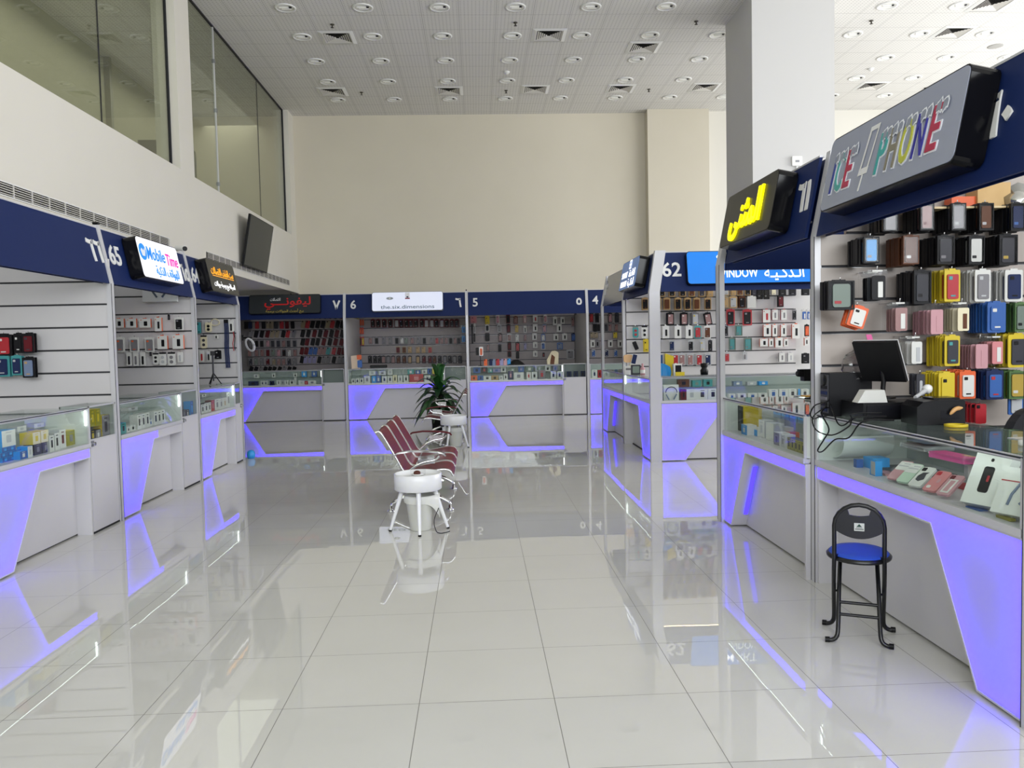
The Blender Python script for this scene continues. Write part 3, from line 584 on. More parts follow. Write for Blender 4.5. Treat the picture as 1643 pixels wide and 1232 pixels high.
# small cameras
def bullet(loc, rz, label, mat=WHITE):
    t = thing('security_camera', label, 'camera', loc, rz); t.scale = (.5, .5, .5) if mat is BLACK else (1.2, 1.2, 1.2)
    MB().tube([(0, .08, .045), (0, -.06, .03)], .028, mat, 12).build('body', t); MB().tube([(0, -.06, .03), (0, -.07, .0285)], .024, BLACK, 12).build('lens', t); MB().tube([(0, .03, 0), (0, .03, .04)], .012, mat, 8).lathe([(.03, 0), (.03, .006), (.001, .007)], mat, (0, .03, 0), 12).build('bracket', t)
bullet((-3.50, 9.80, ZF1+.03), math.radians(50), 'white bullet security camera on top of the post between the pink and amber signs')
bullet((-3.49, 7.635, ZF1+.03), math.radians(60), 'small black camera on the post nearest on the left', BLACK)
bullet((-.21, 17.615, ZF1+.03), 0, 'small black camera above the post at the right of the white sign', BLACK)
bullet((-4.0, 17.612, ZF1+.012), .3, 'small black camera on top of the far red sign stall fascia', BLACK)

tag(MB().box(5.25, 5.29, .2, 6.85, .02, 2.7, LAM).build('side_partition'), 'unseen white side partition added to block low light at the right foreground stalls', 'partition')  # added out of view to keep low window light off the slat wall

# ------------------------------------------------------------------ furniture in the aisle
def perforated():
    m = bpy.data.materials.new('maroon_perforated_steel'); m.use_nodes = True; nt = m.node_tree; b = nt.nodes['Principled BSDF']
    tc = node(nt, 'ShaderNodeTexCoord'); v = node(nt, 'ShaderNodeTexVoronoi'); v.inputs['Scale'].default_value = 90; v.inputs['Randomness'].default_value = 0
    nt.links.new(tc.outputs['Object'], v.inputs['Vector'])
    mx = node(nt, 'ShaderNodeMix', data_type='RGBA'); mx.inputs[6].default_value = lin('#200a0c'); mx.inputs[7].default_value = lin('#6e1f2c')
    nt.links.new(math_n(nt, 'GREATER_THAN', v.outputs['Distance'], .30), mx.inputs[0]); nt.links.new(mx.outputs[2], b.inputs['Base Color'])
    b.inputs['Roughness'].default_value = .42; b.inputs['Specular IOR Level'].default_value = .25
    return m
MAROON = perforated(); MARPAD = M('#5a1d25', .35)
def smooth_path(pts, n=6):
    out = []; P = [Vector(p) for p in pts]; P = [2*P[0]-P[1]]+P+[2*P[-1]-P[-2]]
    for i in range(1, len(P)-2):
        for k in range(n):
            t = k/n; out.append(.5*((2*P[i])+(-P[i-1]+P[i+1])*t+(2*P[i-1]-5*P[i]+4*P[i+1]-P[i+2])*t*t+(-P[i-1]+3*P[i]-3*P[i+1]+P[i+2])*t**3))
    return out+[P[-2]]
SEATP = [(-.37, 0, .79), (-.335, 0, .80), (-.29, 0, .74), (-.19, 0, .56), (-.12, 0, .43), (-.06, 0, .395), (.08, 0, .41), (.22, 0, .435), (.30, 0, .425), (.335, 0, .375)]
def bench(loc, rz, label):
    """three seat waiting bench, seats look along local +x, row along local y"""
    t = thing('waiting_bench', label, 'bench', loc, rz); w = .54
    prof = smooth_path(SEATP, 4)
    for k in range(3):
        yc = (k-1)*(w+.03)
        s = MB().sheet([[(p.x, yc-w/2+.02+(w-.04)*j/4, p.z-.012*math.sin(math.pi*j/4)) for j in range(5)] for p in prof], MAROON, .006).build('seat', t)
        for e_ in (-1, 1): MB().tube([(p.x, yc+e_*(w/2-.01), p.z+.002) for p in prof], .011, CHROME, 8).build('seat_rail', s)
        MB().tube([(-.06, yc-w/2+.01, .385), (-.06, yc+w/2-.01, .385)], .011, CHROME, 8).build('cross_bar', s)
    bx(-.05, .05, -.86, .86, .29, .345, M('#3a3a3e', .35, .6)).build('beam', t)
    for yc in (-.56, .56):
        leg = MB().tube(smooth_path([(-.27, yc, .06), (-.25, yc, .085), (-.12, yc, .15), (0, yc, .18), (.14, yc, .15), (.27, yc, .085), (.29, yc, .06)], 3), [.016]*3+[.02]*13+[.016]*3, CHROME, 8)
        leg.box(-.035, .035, yc-.025, yc+.025, .17, .30, CHROME); lg = leg.build('leg', t)
        for x in (-.275, .29): MB().lathe([(.001, .0), (.038, 0), (.038, .012), (.018, .025), (.012, .07), (.001, .07)], CHROME, (x, yc, 0), 14).build('foot', lg)
        MB().tube([(0, yc, .34), (-.02, yc, .385)], .02, CHROME, 8).build('seat_bracket', t)
    for yc, pad in ((-.855, CHROME), (.855, MARPAD)):
        a = MB().sheet([[(x, yc-.032*b, z-.004), (x, yc, z), (x, yc+.032*b, z-.004)] for x, z, b in ((-.2, .575, .5), (-.17, .60, .8), (-.05, .615, 1), (.1, .61, 1.1), (.2, .60, 1.1), (.25, .585, .9), (.265, .565, .5))], pad, .014)
        ar = a.build('armrest', t)
        MB().tube(smooth_path([(.21, yc, .57), (.17, yc, .53), (.06, yc, .51), (-.02, yc, .47), (-.1, yc, .41)], 4), .014, CHROME, 8).box(.02, .17, yc-.01, yc+.01, .50, .57, CHROME).build('arm_support', ar)
    return t
bench((-.585, 8.22, 0), 0, 'three seat maroon perforated metal bench behind the nearer white table')
bench((-.56, 13.55, 0), math.pi, 'maroon metal bench facing the other way, behind the farther white table')
def side_table(loc, rz, label):
    t = thing('side_table', label, 'table', loc, rz); Wt = M('#e3e4e6', .3)
    MB().lathe([(.001, .355), (.195, .355), (.203, .36), (.203, .492), (.198, .497), (.190, .492), (.190, .47), (.001, .47)], Wt, n=40).build('tray_top', t)
    for k in range(4):
        a = math.radians(45+90*k); c, s = math.cos(a), math.sin(a)
        lg = MB().tube([(.135*c, .135*s, .357), (.245*c, .245*s, .012)], [.021, .0125], Wt, 12).build('leg', t)
        MB().lathe([(.001, 0), (.014, 0), (.014, .014), (.001, .014)], BLACK, (.247*c, .247*s, 0), 10).build('foot_cap', lg)
    return t
T1 = (-.535, 6.87, 0); T2 = (-.395, 12.45, 0)
side_table(T1, math.radians(-40), 'nearer round white tray table on four splayed legs')
side_table(T2, math.radians(20), 'farther round white tray table on four splayed legs')
t = thing('tissue_dish', 'small clear dish with brown contents on the nearer white table', 'dish', (T1[0]-.0, T1[1]+.02, .472), .3)
MB().prism(rrect(.115, .075, .01, 0, .04), -.05, .05, FILM).build('cover', t); MB().lathe([(.001, 0), (.045, 0), (.05, .012), (.001, .012)], WHITE, (0, 0, 0), 16).build('base', t)
MB().lathe([(.001, .012), (.03, .012), (.03, .03), (.015, .04), (.001, .04)], M('#5b3328', .6), (-.01, -.01, 0), 12).build('contents', t)
tag(MB().tube(smooth_path([(-.36, 6.80, .2), (-.40, 6.78, .1), (-.385, 6.74, .02), (-.35, 6.70, .006), (-.30, 6.72, .006), (-.27, 6.76, .006)], 5), .004, DARK, 6).build('cable'), 'thin dark cable trailing from the nearer white table to the floor', 'cable')
BINW = noisy('frosted_bag', '#dedfda', '#d3d4ce', 20., .4)
def bin_(loc, label, side):
    t = thing('waste_bin', label, 'bin', loc)
    MB().lathe([(.001, 0), (.085, 0), (.09, .01), (.125, .29), (.13, .30), (.12, .30), (.083, .012), (.001, .012)], M('#cfd0c8', .45), n=28).build('bucket', t)
    rows = []
    for i, (r, z) in enumerate(((.118, .27), (.126, .302), (.133, .306), (.136, .29), (.136, .265), (.132, .24))):
        row = []
        for j in range(33):
            a = 2*math.pi*j/32; k = 1+.025*math.sin(5*a+i)+.02*math.sin(11*a+2*i); dr = max(0, math.cos(a-side))**3
            row.append((r*k*math.cos(a)+(.04*dr*math.cos(side) if i > 1 else 0), r*k*math.sin(a)+(.04*dr*math.sin(side) if i > 1 else 0), z-(.05*dr*(i-2) if i > 2 else 0)))
        rows.append(row)
    MB().sheet(rows, BINW, 0).build('bag', t)
bin_((-.525, 6.89, 0), 'pale plastic waste bin with a bag under the nearer white table', .2)
bin_((-.37, 12.55, 0), 'pale plastic waste bin under the farther white table', 1.)
# potted plant
t = thing('potted_plant', 'dark green strap leaved plant in a black pot behind the benches', 'plant', (-.73, 15.1, 0))
MB().lathe([(.001, 0), (.13, 0), (.15, .02), (.175, .42), (.185, .44), (.17, .44), (.165, .40), (.001, .40)], M('#15161a', .4), n=24).build('pot', t)
MB().tube([(0, 0, .38), (.01, 0, .62), (0, .01, .80)], [.045, .04, .025], M('#2b2a1d', .8), 8).build('stem', t)
LEAF = [noisy('leaf_dark', '#16301a', '#23482a', 12., .35), noisy('leaf_mid', '#1f4a22', '#2f6a30', 12., .35)]
for k in range(48):
    a = k*2.39996+.3; h0 = .46+.34*(k/48); up = k/48; L = .62-.14*up; rise = (.04+.30*up*up)+random.uniform(-.03, .06); wd = .062+random.uniform(-.006, .012); droop = .50*(1-up)**1.2+.05
    if k > 42: rise = .42; droop = -.05; L = .22
    mid = []
    for i in range(9):
        s = i/8; r = L*s*(1-.12*s); z = h0+rise*math.sin(math.pi*.5*min(1, s*1.5))-droop*s*s*.9; mid.append((r, z, wd*math.sin(math.pi*(.08+.92*s))**.7 if s < 1 else .001))
    rows = []
    ca, sa = math.cos(a), math.sin(a)
    for r, z, w in mid: rows.append([(r*ca-q*w*sa, r*sa+q*w*ca, max(.03, z+.25*abs(q)*w)) for q in (-1, 0, 1)])
    MB().sheet(rows, LEAF[1 if k > 38 or k % 6 == 0 else 0], .0015).build('leaf', t)
# folding stool
t = thing('folding_stool', 'black tubular folding stool with round blue seat', 'stool', (1.985, 4.10, 0), math.radians(-25))
BT = M('#0c0d12', .3, .1); BLU_SEAT = noisy('blue_vinyl', '#1c46b4', '#2350c0', 30., .5); PADB = noisy('black_vinyl', '#0e0f16', '#14151d', 40., .55)
TS = (math.radians(3), 0, 0)
MB().lathe([(.001, .430), (.14, .430), (.158, .434), (.160, .444), (.150, .454), (.148, .456)], BT, n=40).build('seat_rim', t, None, TS)
MB().lathe([(.149, .452), (.142, .462), (.10, .466), (.001, .467)], BLU_SEAT, n=40).build('seat', t, None, TS)
# back hoop continuing into the far legs
hoop = [(-.118, -.135, .44), (-.118, -.150, .615)]+[(-.118*math.cos(math.pi*i/10), -.152-.012*math.sin(math.pi*i/10), .615+.115*math.sin(math.pi*i/10)) for i in range(1, 10)]+[(.118, -.150, .615), (.118, -.135, .46)]
bh = MB().tube(hoop, .0115, BT, 10).build('back_hoop', t)
pad = MB()
N = 24; rows = []
for i in range(N+1):
    x = -.110+.220*i/N; zt = .615+.108*math.sqrt(max(0, 1-(x/.1101)**2)); zb = .594-.037*(1-(x/.11)**2)
    rows.append((x, zb, min(zt, .678-.006*math.cos(math.pi*x/.1)) if abs(x) < .052 else zt))
pad.sheet([[(x, -.150-.010*math.cos(x/.108*1.4), zb+(zt-zb)*k/4) for k in range(5)] for x, zb, zt in rows], PADB, .014)
back = pad.build('backrest', t)
lab = MB().box(-.024, .024, -.1772, -.1755, .565, .605, M('#bfc2bb', .5)).box(-.02, .02, -.1778, -.177, .571, .577, M('#6d726c')).box(-.014, .014, -.1778, -.177, .58, .583, M('#6d726c')).add([(-.013, -.1779, .586), (.013, -.1779, .586), (.0, -.1779, .601)], [(0, 1, 2)], M('#1d3d33', .5))
lb = lab.build('sticker', back, (0, -.004, .035)); lb['label'] = 'pale square sticker'
for s in (-1, 1):
    lg = MB().tube(smooth_path([(s*.118, -.135, .46), (s*.120, -.10, .36), (s*.122, .0, .22), (s*.122, .085, .07), (s*.130, .10, .03), (s*.150, .105, .014), (s*.172, .108, .013)], 4), .0115, BT, 10).build('leg', t)
    MB().tube([(s*.160, .1065, .0145), (s*.182, .109, .0145)], .0145, BLACK, 10).build('foot_cap', lg)
    lg = MB().tube(smooth_path([(s*.085, .10, .452), (s*.090, .085, .40), (s*.096, -.03, .24), (s*.100, -.125, .075), (s*.108, -.145, .03), (s*.130, -.150, .014), (s*.150, -.153, .013)], 4), .0115, BT, 10).build('leg', t)
    MB().tube([(s*.140, -.1515, .0145), (s*.162, -.154, .0145)], .0145, BLACK, 10).build('foot_cap', lg)
    MB().tube([(s*.124, .0, .228), (s*.092, -.03, .243)], .006, BT, 8).build('pivot', t)
MB().tube([(-.098, -.062, .19), (.098, -.062, .19)], .0085, BT, 8).build('rung', t); MB().tube([(-.098, -.093, .135), (.098, -.093, .135)], .0085, BT, 8).build('rung', t)
MB().tube([(-.118, -.135, .455), (-.09, -.10, .447), (.09, -.10, .447), (.118, -.135, .455)], .009, BT, 8).build('seat_bar', t)
# office chair behind the right counter
t = thing('office_chair', 'black office chair back peeking over the right foreground counter', 'chair', (3.08, 4.55, 0), math.radians(40))
MB().sheet([[(x, -.03-.06*math.cos(math.pi*x/.6), .62+(.53-.12*abs(x/.24)**3)*k/6) for k in range(7)] for x in [-.24+.48*i/10 for i in range(11)]], PADB, .05).build('backrest', t)
MB().prism(rrect(.46, .08, .03, 0, .47), -.30, .14, PADB).build('seat', t); MB().tube([(0, -.08, .08), (0, -.08, .44)], .03, BT, 10).build('gas_post', t); MB().tube([(0, -.02, .45), (0, .03, .66)], .025, BT, 8).build('back_arm', t)
for k in range(5):
    a = 2*math.pi*k/5; lg = MB().tube([(0, -.08, .1), (.28*math.cos(a), -.08+.28*math.sin(a), .06)], [.03, .018], BT, 8).build('base_leg', t); MB().lathe([(.001, 0), (.025, .005), (.028, .028), (.025, .05), (.001, .055)], BT, (.28*math.cos(a), -.08+.28*math.sin(a), 0), 10).build('caster', lg)

# ------------------------------------------------------------------ goods
PAL = {'k': ('black', '#131317'), 'dr': ('dark red', '#5e1720'), 'r': ('red', '#a81f2a'), 'be': ('beige', '#94866f'), 'g': ('grey', '#77757a'), 'dg': ('dark grey', '#3b3b42'), 'lg': ('light grey', '#aeb0b4'),
       'ro': ('dusty rose', '#94706f'), 'pk': ('pink', '#bd8d95'), 'hp': ('hot pink', '#d85a9a'), 'sa': ('salmon', '#c97f83'), 'n': ('navy', '#1e2a50'), 'b': ('blue', '#28589f'), 'lb': ('bright blue', '#2b95de'), 'te': ('teal', '#3d8f92'), 'w': ('white', '#d2d2cf'),
       'y': ('yellow', '#cdb524'), 'o': ('orange', '#d65c2a'), 'tan': ('tan', '#b09062'), 'br': ('brown', '#5e3825'), 'lav': ('lavender', '#8f8bb4'), 'gr': ('green', '#4a6b3a'), 'cr': ('cream', '#dcd3b4'), 'mg': ('magenta', '#b02660'),
       'gn': ('grey green', '#75837a'), 'ol': ('olive', '#8f8a20'), 'mi': ('mint', '#b4cbb8'), 'gb': ('grey blue', '#6f7f9c'), 'gd': ('gold', '#b79b3a')}
def C(k, rough=.4): return FILM if k == 'film' else M(PAL[k][1], rough)
_GC = {}
def gmesh(kind, w, h, cols, dep=.04):
    w = round(w, 3); h = round(h, 3); key = (kind, w, h, cols, dep)
    if key in _GC: return _GC[key]
    c = [C(k) for k in cols]; out = []
    if kind == 'case':
        out.append(('phone_case', MB().prism(rrect(w, h, .17*w), -.012, 0, c[0]).prism(rrect(.30*w, .17*h, .05*w, -.26*w, .36*h, 2), -.0145, -.012, c[1])))
    elif kind == 'pack':
        out.append(('card', MB().prism(rrect(w, h, .08*w), -.010, 0, c[0]).prism(rrect(.42*w, .05*h, .02*w, 0, .52*h, 2), -.009, -.001, c[0])))
        out.append(('phone_case', MB().prism(rrect(.70*w, .78*h, .09*w, 0, -.03*h), -.019, -.010, c[1])))
        out.append(('detail', MB().prism(rrect(.22*w, .11*h, .03*w, -.16*w, .24*h, 2), -.0215, -.019, c[2]).prism(rrect(.30*w, .05*h, .01*w, .0, -.32*h, 2), -.0205, -.019, c[2])))
    elif kind == 'dark':      # glossy clear fronted pack with a dark back
        out.append(('card', MB().prism(rrect(w, h, .03*w), -.008, 0, c[0]).prism(rrect(.4*w, .05*h, .02*w, 0, .52*h, 2), -.007, -.001, c[0]).ring(rrect(w, h, .03*w), rrect(.88*w, .9*h, .03*w), -.022, -.022, c[0]).ring(rrect(w, h, .03*w), rrect(w, h, .03*w), -.008, -.022, c[0])))
        out.append(('phone_case', MB().prism(rrect(.66*w, .80*h, .09*w, .02*w, -.01*h), -.017, -.008, c[1]).prism(rrect(.26*w, .10*h, .03*w, -.12*w, -.24*h, 2), -.0185, -.017, c[2])))
        out.append(('window', MB().prism(rrect(.9*w, .92*h, .03*w), -.0215, -.0205, FILM)))
    elif kind == 'box':
        out.append(('box', MB().box(-w/2, w/2, -dep, 0, -h/2, h/2, c[1]).prism(rrect(w, h, .002), -dep-.001, -dep, c[0]).prism(rrect(.35*w, .08*h, .01*w, 0, .53*h, 2), -dep, -dep+.002, c[1])))
        out.append(('print', MB().prism(rrect(.30*w, .52*h, .05*w, .06*w, -.05*h), -dep-.002, -dep-.001, c[2]).prism(rrect(.12*w, .07*h, .03*w, -.34*w, .36*h, 2), -dep-.002, -dep-.001, c[1])))
    elif kind == 'round':
        out.append(('card', MB().prism(rrect(w, h, .30*w), -.014, 0, c[0]).prism(rrect(.9*w, .13*h, .04*w, 0, .46*h, 2), -.016, .002, c[1])))
        out.append(('earpiece', MB().prism([(.22*w*math.cos(a*.524), .13*h+.22*w*math.sin(a*.524)) for a in range(12)], -.022, -.014, c[2]).prism([(.22*w*math.cos(a*.524), -.22*h+.22*w*math.sin(a*.524)) for a in range(12)], -.022, -.014, c[2])))
    elif kind == 'slim':
        out.append(('card', MB().prism(rrect(w, h, .16*w), -.012, 0, c[0])))
        out.append(('stick', MB().prism(rrect(.34*w, .62*h, .15*w, 0, -.1*h), -.018, -.012, c[1])))
    elif kind == 'bag':
        out.append(('bag', MB().prism(rrect(w, h, .03*w), -.004, 0, FILM).prism(rrect(w, .16*h, .02*w, 0, .42*h, 2), -.006, .001, FILM).prism(rrect(.5*w, .05*h, .01*w, 0, .46*h, 2), -.007, .0015, c[0]) if cols[0] != 'film' else MB().prism(rrect(w, h, .03*w), -.004, 0, FILM)))
        out.append(('phone_case', MB().prism(rrect(.66*w, .74*h, .09*w, .04*w, -.06*h), -.013, -.004, c[1])))
        out.append(('sticker', MB().prism(rrect(.24*w, .48*h, .02*w, .12*w, -.12*h, 2), -.015, -.013, c[2])))
    elif kind == 'pbox':
        out.append(('box', MB().box(-w/2, w/2, 0, dep, 0, h, c[1]).box(-w/2+.001, w/2-.001, -.001, 0, .001, h-.001, c[0])))
        out.append(('print', MB().prism(rrect(.34*w, .46*h, .04*w, 0, .48*h, 2), -.002, -.001, c[2]).prism(rrect(.4*w, .05*h, .01*w, 0, .86*h, 2), -.002, -.001, c[2])))
    out = [(n, b.mesh(n)) for n, b in out]; _GC[key] = out
    return out
NOUN = {'case': ('phone_case', 'phone case', 'phone case'), 'pack': ('case_pack', 'case pack', 'case'), 'dark': ('window_pack', 'clear fronted pack', 'case'), 'box': ('accessory_box', 'hanging box', 'box'), 'round': ('earphone_pack', 'rounded earphone pack', 'earphones'),
        'slim': ('accessory_pack', 'slim pack', 'accessory'), 'bag': ('bagged_case', 'bagged phone case', 'case'), 'pbox': ('product_box', 'box', 'box')}
def put(kind, w, h, cols, loc, rot, label, group, dep=.04, name=None):
    ms = gmesh(kind, w, h, tuple(cols), dep); nm = name or NOUN[kind][0]
    o = link(nm, ms[0][1], None, loc, rot); tag(o, label, NOUN[kind][2], group)
    for n, me in ms[1:]: link(n, me, o)
    return o
HOOK = MB().tube([(0, .03, 0), (0, 0, 0), (0, -1, 0), (0, -1.02, .02)], .0035, CHROME, 6).mesh('hook')
ROWS = ['top', 'second', 'third', 'fourth', 'fifth', 'sixth', 'seventh']
def hook(wall, x, y, z, ln):
    """a peg that belongs to the slat wall"""
    o = link('hook', HOOK, wall, (x-wall.location.x, y-wall.location.y, z)); o.scale = (1, ln, 1); return o
def wall_row(items, conv, yw, cy, kind, wpx, hpx, where, rown, frame='w', det='g', tilt=0., off=.003, wall=None, stack=0, noun=None, gap=.014, group=None):
    """items: (x, colour[, dict]) in a zoomed crop of the photograph; conv = crop origin and scale; they hang at distance off before the wall at yw"""
    ox, oy, s = conv; items = sorted(items, key=lambda q: q[0])
    for i, it in enumerate(items):
        x, col = it[0], it[1]; d = it[2] if len(it) > 2 else {}
        k = d.get('k', kind); of = d.get('off', off); y = yw-of; n = d.get('n', stack)
        w = d.get('w', wpx)*s*y/F_PX; h = d.get('h', hpx)*s*y/F_PX
        p = onY(ox+x*s, oy+d.get('cy', cy)*s, y); fr = d.get('f', frame); de = d.get('d', det)
        cols = (col, 'k') if k == 'case' else (fr, col, de) if k in ('pack', 'dark') else (col, fr, de) if k in ('box', 'round', 'pbox') else (col, de) if k == 'slim' else (fr, col, de)
        nn = d.get('noun', noun or NOUN[k][1]); ti = d.get('t', tilt)
        cn = PAL[col][0] if col in PAL else 'clear'; fn = (PAL[fr][0]+' framed ') if k == 'pack' and fr != col else ''
        lab = d.get('l') or f'{fn}{cn} {nn}, {OR[i]} from left, {rown} row, {where}'
        g = group or f'goods hanging on {where}'
        put(k, w, h, cols, p, (0, math.radians(ti), 0), lab, g, d.get('dep', .035))
        for q in range(n):
            put(k, w, h, cols, (p.x+random.uniform(-.004, .004), y+gap*(q+1)+.022, p.z+random.uniform(-.006, .004)), (0, math.radians(ti), 0), f'{cn} pack behind the front one, {OR[i]} stack, {rown} row, {where}', f'stacked packs, {OR[i]} stack of {rown} row, {where}', d.get('dep', .035))
        if wall is not None and of > .04: hook(wall, p.x, yw-.002, p.z+h*.5-.001, of-.002)
WALLS = {}
for o in COL.objects:
    if o.name.startswith('slat_wall') and o.parent is None: WALLS[o['label']] = o
def wall(sub): return next(o for l, o in WALLS.items() if sub in l)
def I(s, **kw):
    """'120:k 180:dr' -> items"""
    return [(float(a.split(':')[0]), a.split(':')[1], kw) if kw else (float(a.split(':')[0]), a.split(':')[1]) for a in s.split()]
# --- far red sign stall: phone cases in rows, left half upright, right half slanted
c7 = (380, 480, .12987); YB = 19.60
L7, R7 = 'left half, red sign stall', 'right half, red sign stall'
wall_row(I('115:k 165:n 250:r 330:k 390:be 430:be 485:dg 555:r 620:dr 690:k'), c7, YB, 320, 'case', 46, 88, L7, 'top')
wall_row(I('170:g 240:k 310:k 380:dr 440:be 500:be 575:k 630:r 705:g'), c7, YB, 430, 'case', 46, 88, L7, 'second', tilt=14)
wall_row(I('180:g 245:k 310:k 385:pk 445:dg 515:dg 580:ro 640:dg 715:dg'), c7, YB, 548, 'pack', 52, 92, L7, 'third', frame='g', det='k')
wall_row(I('160:ro 245:ro 315:ro 385:dr 450:gn 520:pk 585:k 650:w 720:ro'), c7, YB, 662, 'pack', 52, 95, L7, 'fourth', frame='g', det='dr')
wall_row(I('170:dg 240:gn 310:g 385:dr 460:be 520:ro 580:ro 650:dg 715:g'), c7, YB, 772, 'pack', 52, 92, L7, 'fifth', frame='g', det='lg')
wall_row(I('180:k 240:k 300:g 355:k 410:k 465:k 530:k 590:g 650:k 710:k'), c7, YB, 862, 'case', 44, 60, L7, 'lowest', tilt=20)
wall_row(I('760:k 825:dr 890:k 955:k 1020:dr 1085:k 1150:dr 1215:k 1290:dr'), c7, YB, 205, 'case', 46, 70, R7, 'top', tilt=14)
wall_row(I('820:be 875:r 935:k 1000:k 1065:k 1125:be 1180:r 1245:k 1305:k'), c7, YB, 312, 'case', 48, 92, R7, 'second', tilt=14)
wall_row(I('815:k 885:k 960:dr 1030:k 1100:dr 1170:k 1235:dr 1305:k'), c7, YB, 424, 'case', 48, 92, R7, 'third', tilt=14)
wall_row(I('815:k 870:dr 940:k 1000:k 1075:dr 1150:k 1220:dr 1295:dr'), c7, YB, 528, 'case', 48, 88, R7, 'fourth', tilt=14)
wall_row(I('805:dr 860:dr 915:b 970:b 1025:ro 1075:ro 1130:te 1200:r 1265:dr 1320:dr'), c7, YB, 640, 'case', 46, 88, R7, 'fifth', tilt=14)
wall_row(I('805:k 850:lav 905:lav 960:lav 1020:k 1075:g 1130:g 1200:k 1270:g 1320:g'), c7, YB, 748, 'case', 44, 84, R7, 'sixth', tilt=14)
# --- far far white sign stall
c6 = (555, 480, .12987)
S6 = 'far white sign stall'
wall_row(I('335:k 400:k 475:k 550:k 628:lg 685:k 750:k 805:dg 868:k 940:k 995:lg 1062:lg 1120:k 1185:lg 1245:k 1310:dg 1370:dg'), c6, YB, 298, 'pack', 54, 100, S6, 'top', frame='dr', det='lg')
wall_row(I('305:ro 380:k 470:g 550:g 630:k 693:w 745:gn 820:ro 900:g 970:k 1062:g 1125:r 1185:ro 1240:ro 1295:k 1350:ro 1395:dg'), c6, YB, 512, 'pack', 50, 88, S6, 'second', frame='g', det='k')
wall_row(I('645:dr 720:br 790:tan 890:tan 960:tan 1040:r'), c6, YB, 625, 'pack', 56, 84, S6, 'third', frame='be', det='br')
wall_row(I('300:k 362:k 418:k 465:ro 525:g 585:ro 650:br 722:br 790:tan 890:tan 965:dr 1040:dr 1095:br 1160:k 1225:g 1285:k 1345:g 1410:dg'), c6, YB, 745, 'pack', 50, 92, S6, 'lowest', frame='dg', det='g')
wall_row([(70, 'te', {'h': 300, 'cy': 420}), (120, 'y', {'cy': 270}), (150, 'y', {'cy': 268}), (185, 'o', {'cy': 285}), (212, 'o', {'cy': 285})], c6, YB, 280, 'pack', 28, 90, 'left of white sign stall', 'top', frame='g', det='k')
wall_row(I('125:o 152:o 180:o 208:o'), c6, YB, 392, 'pack', 26, 80, 'left of white sign stall', 'second', frame='r', det='k')
wall_row([(118, 'o'), (146, 'o'), (178, 'k'), (212, 'y')], c6, YB, 518, 'pack', 28, 105, 'left of white sign stall', 'third', frame='r', det='k')
wall_row([(1450, 'lb', {'cy': 372}), (1450, 'lb', {'cy': 485, 'l': 'bright blue bagged phone case, lower one at the right side of far white sign stall'})], c6, YB, 372, 'bag', 62, 96, 'right of white sign stall', 'top', frame='lb', det='b')
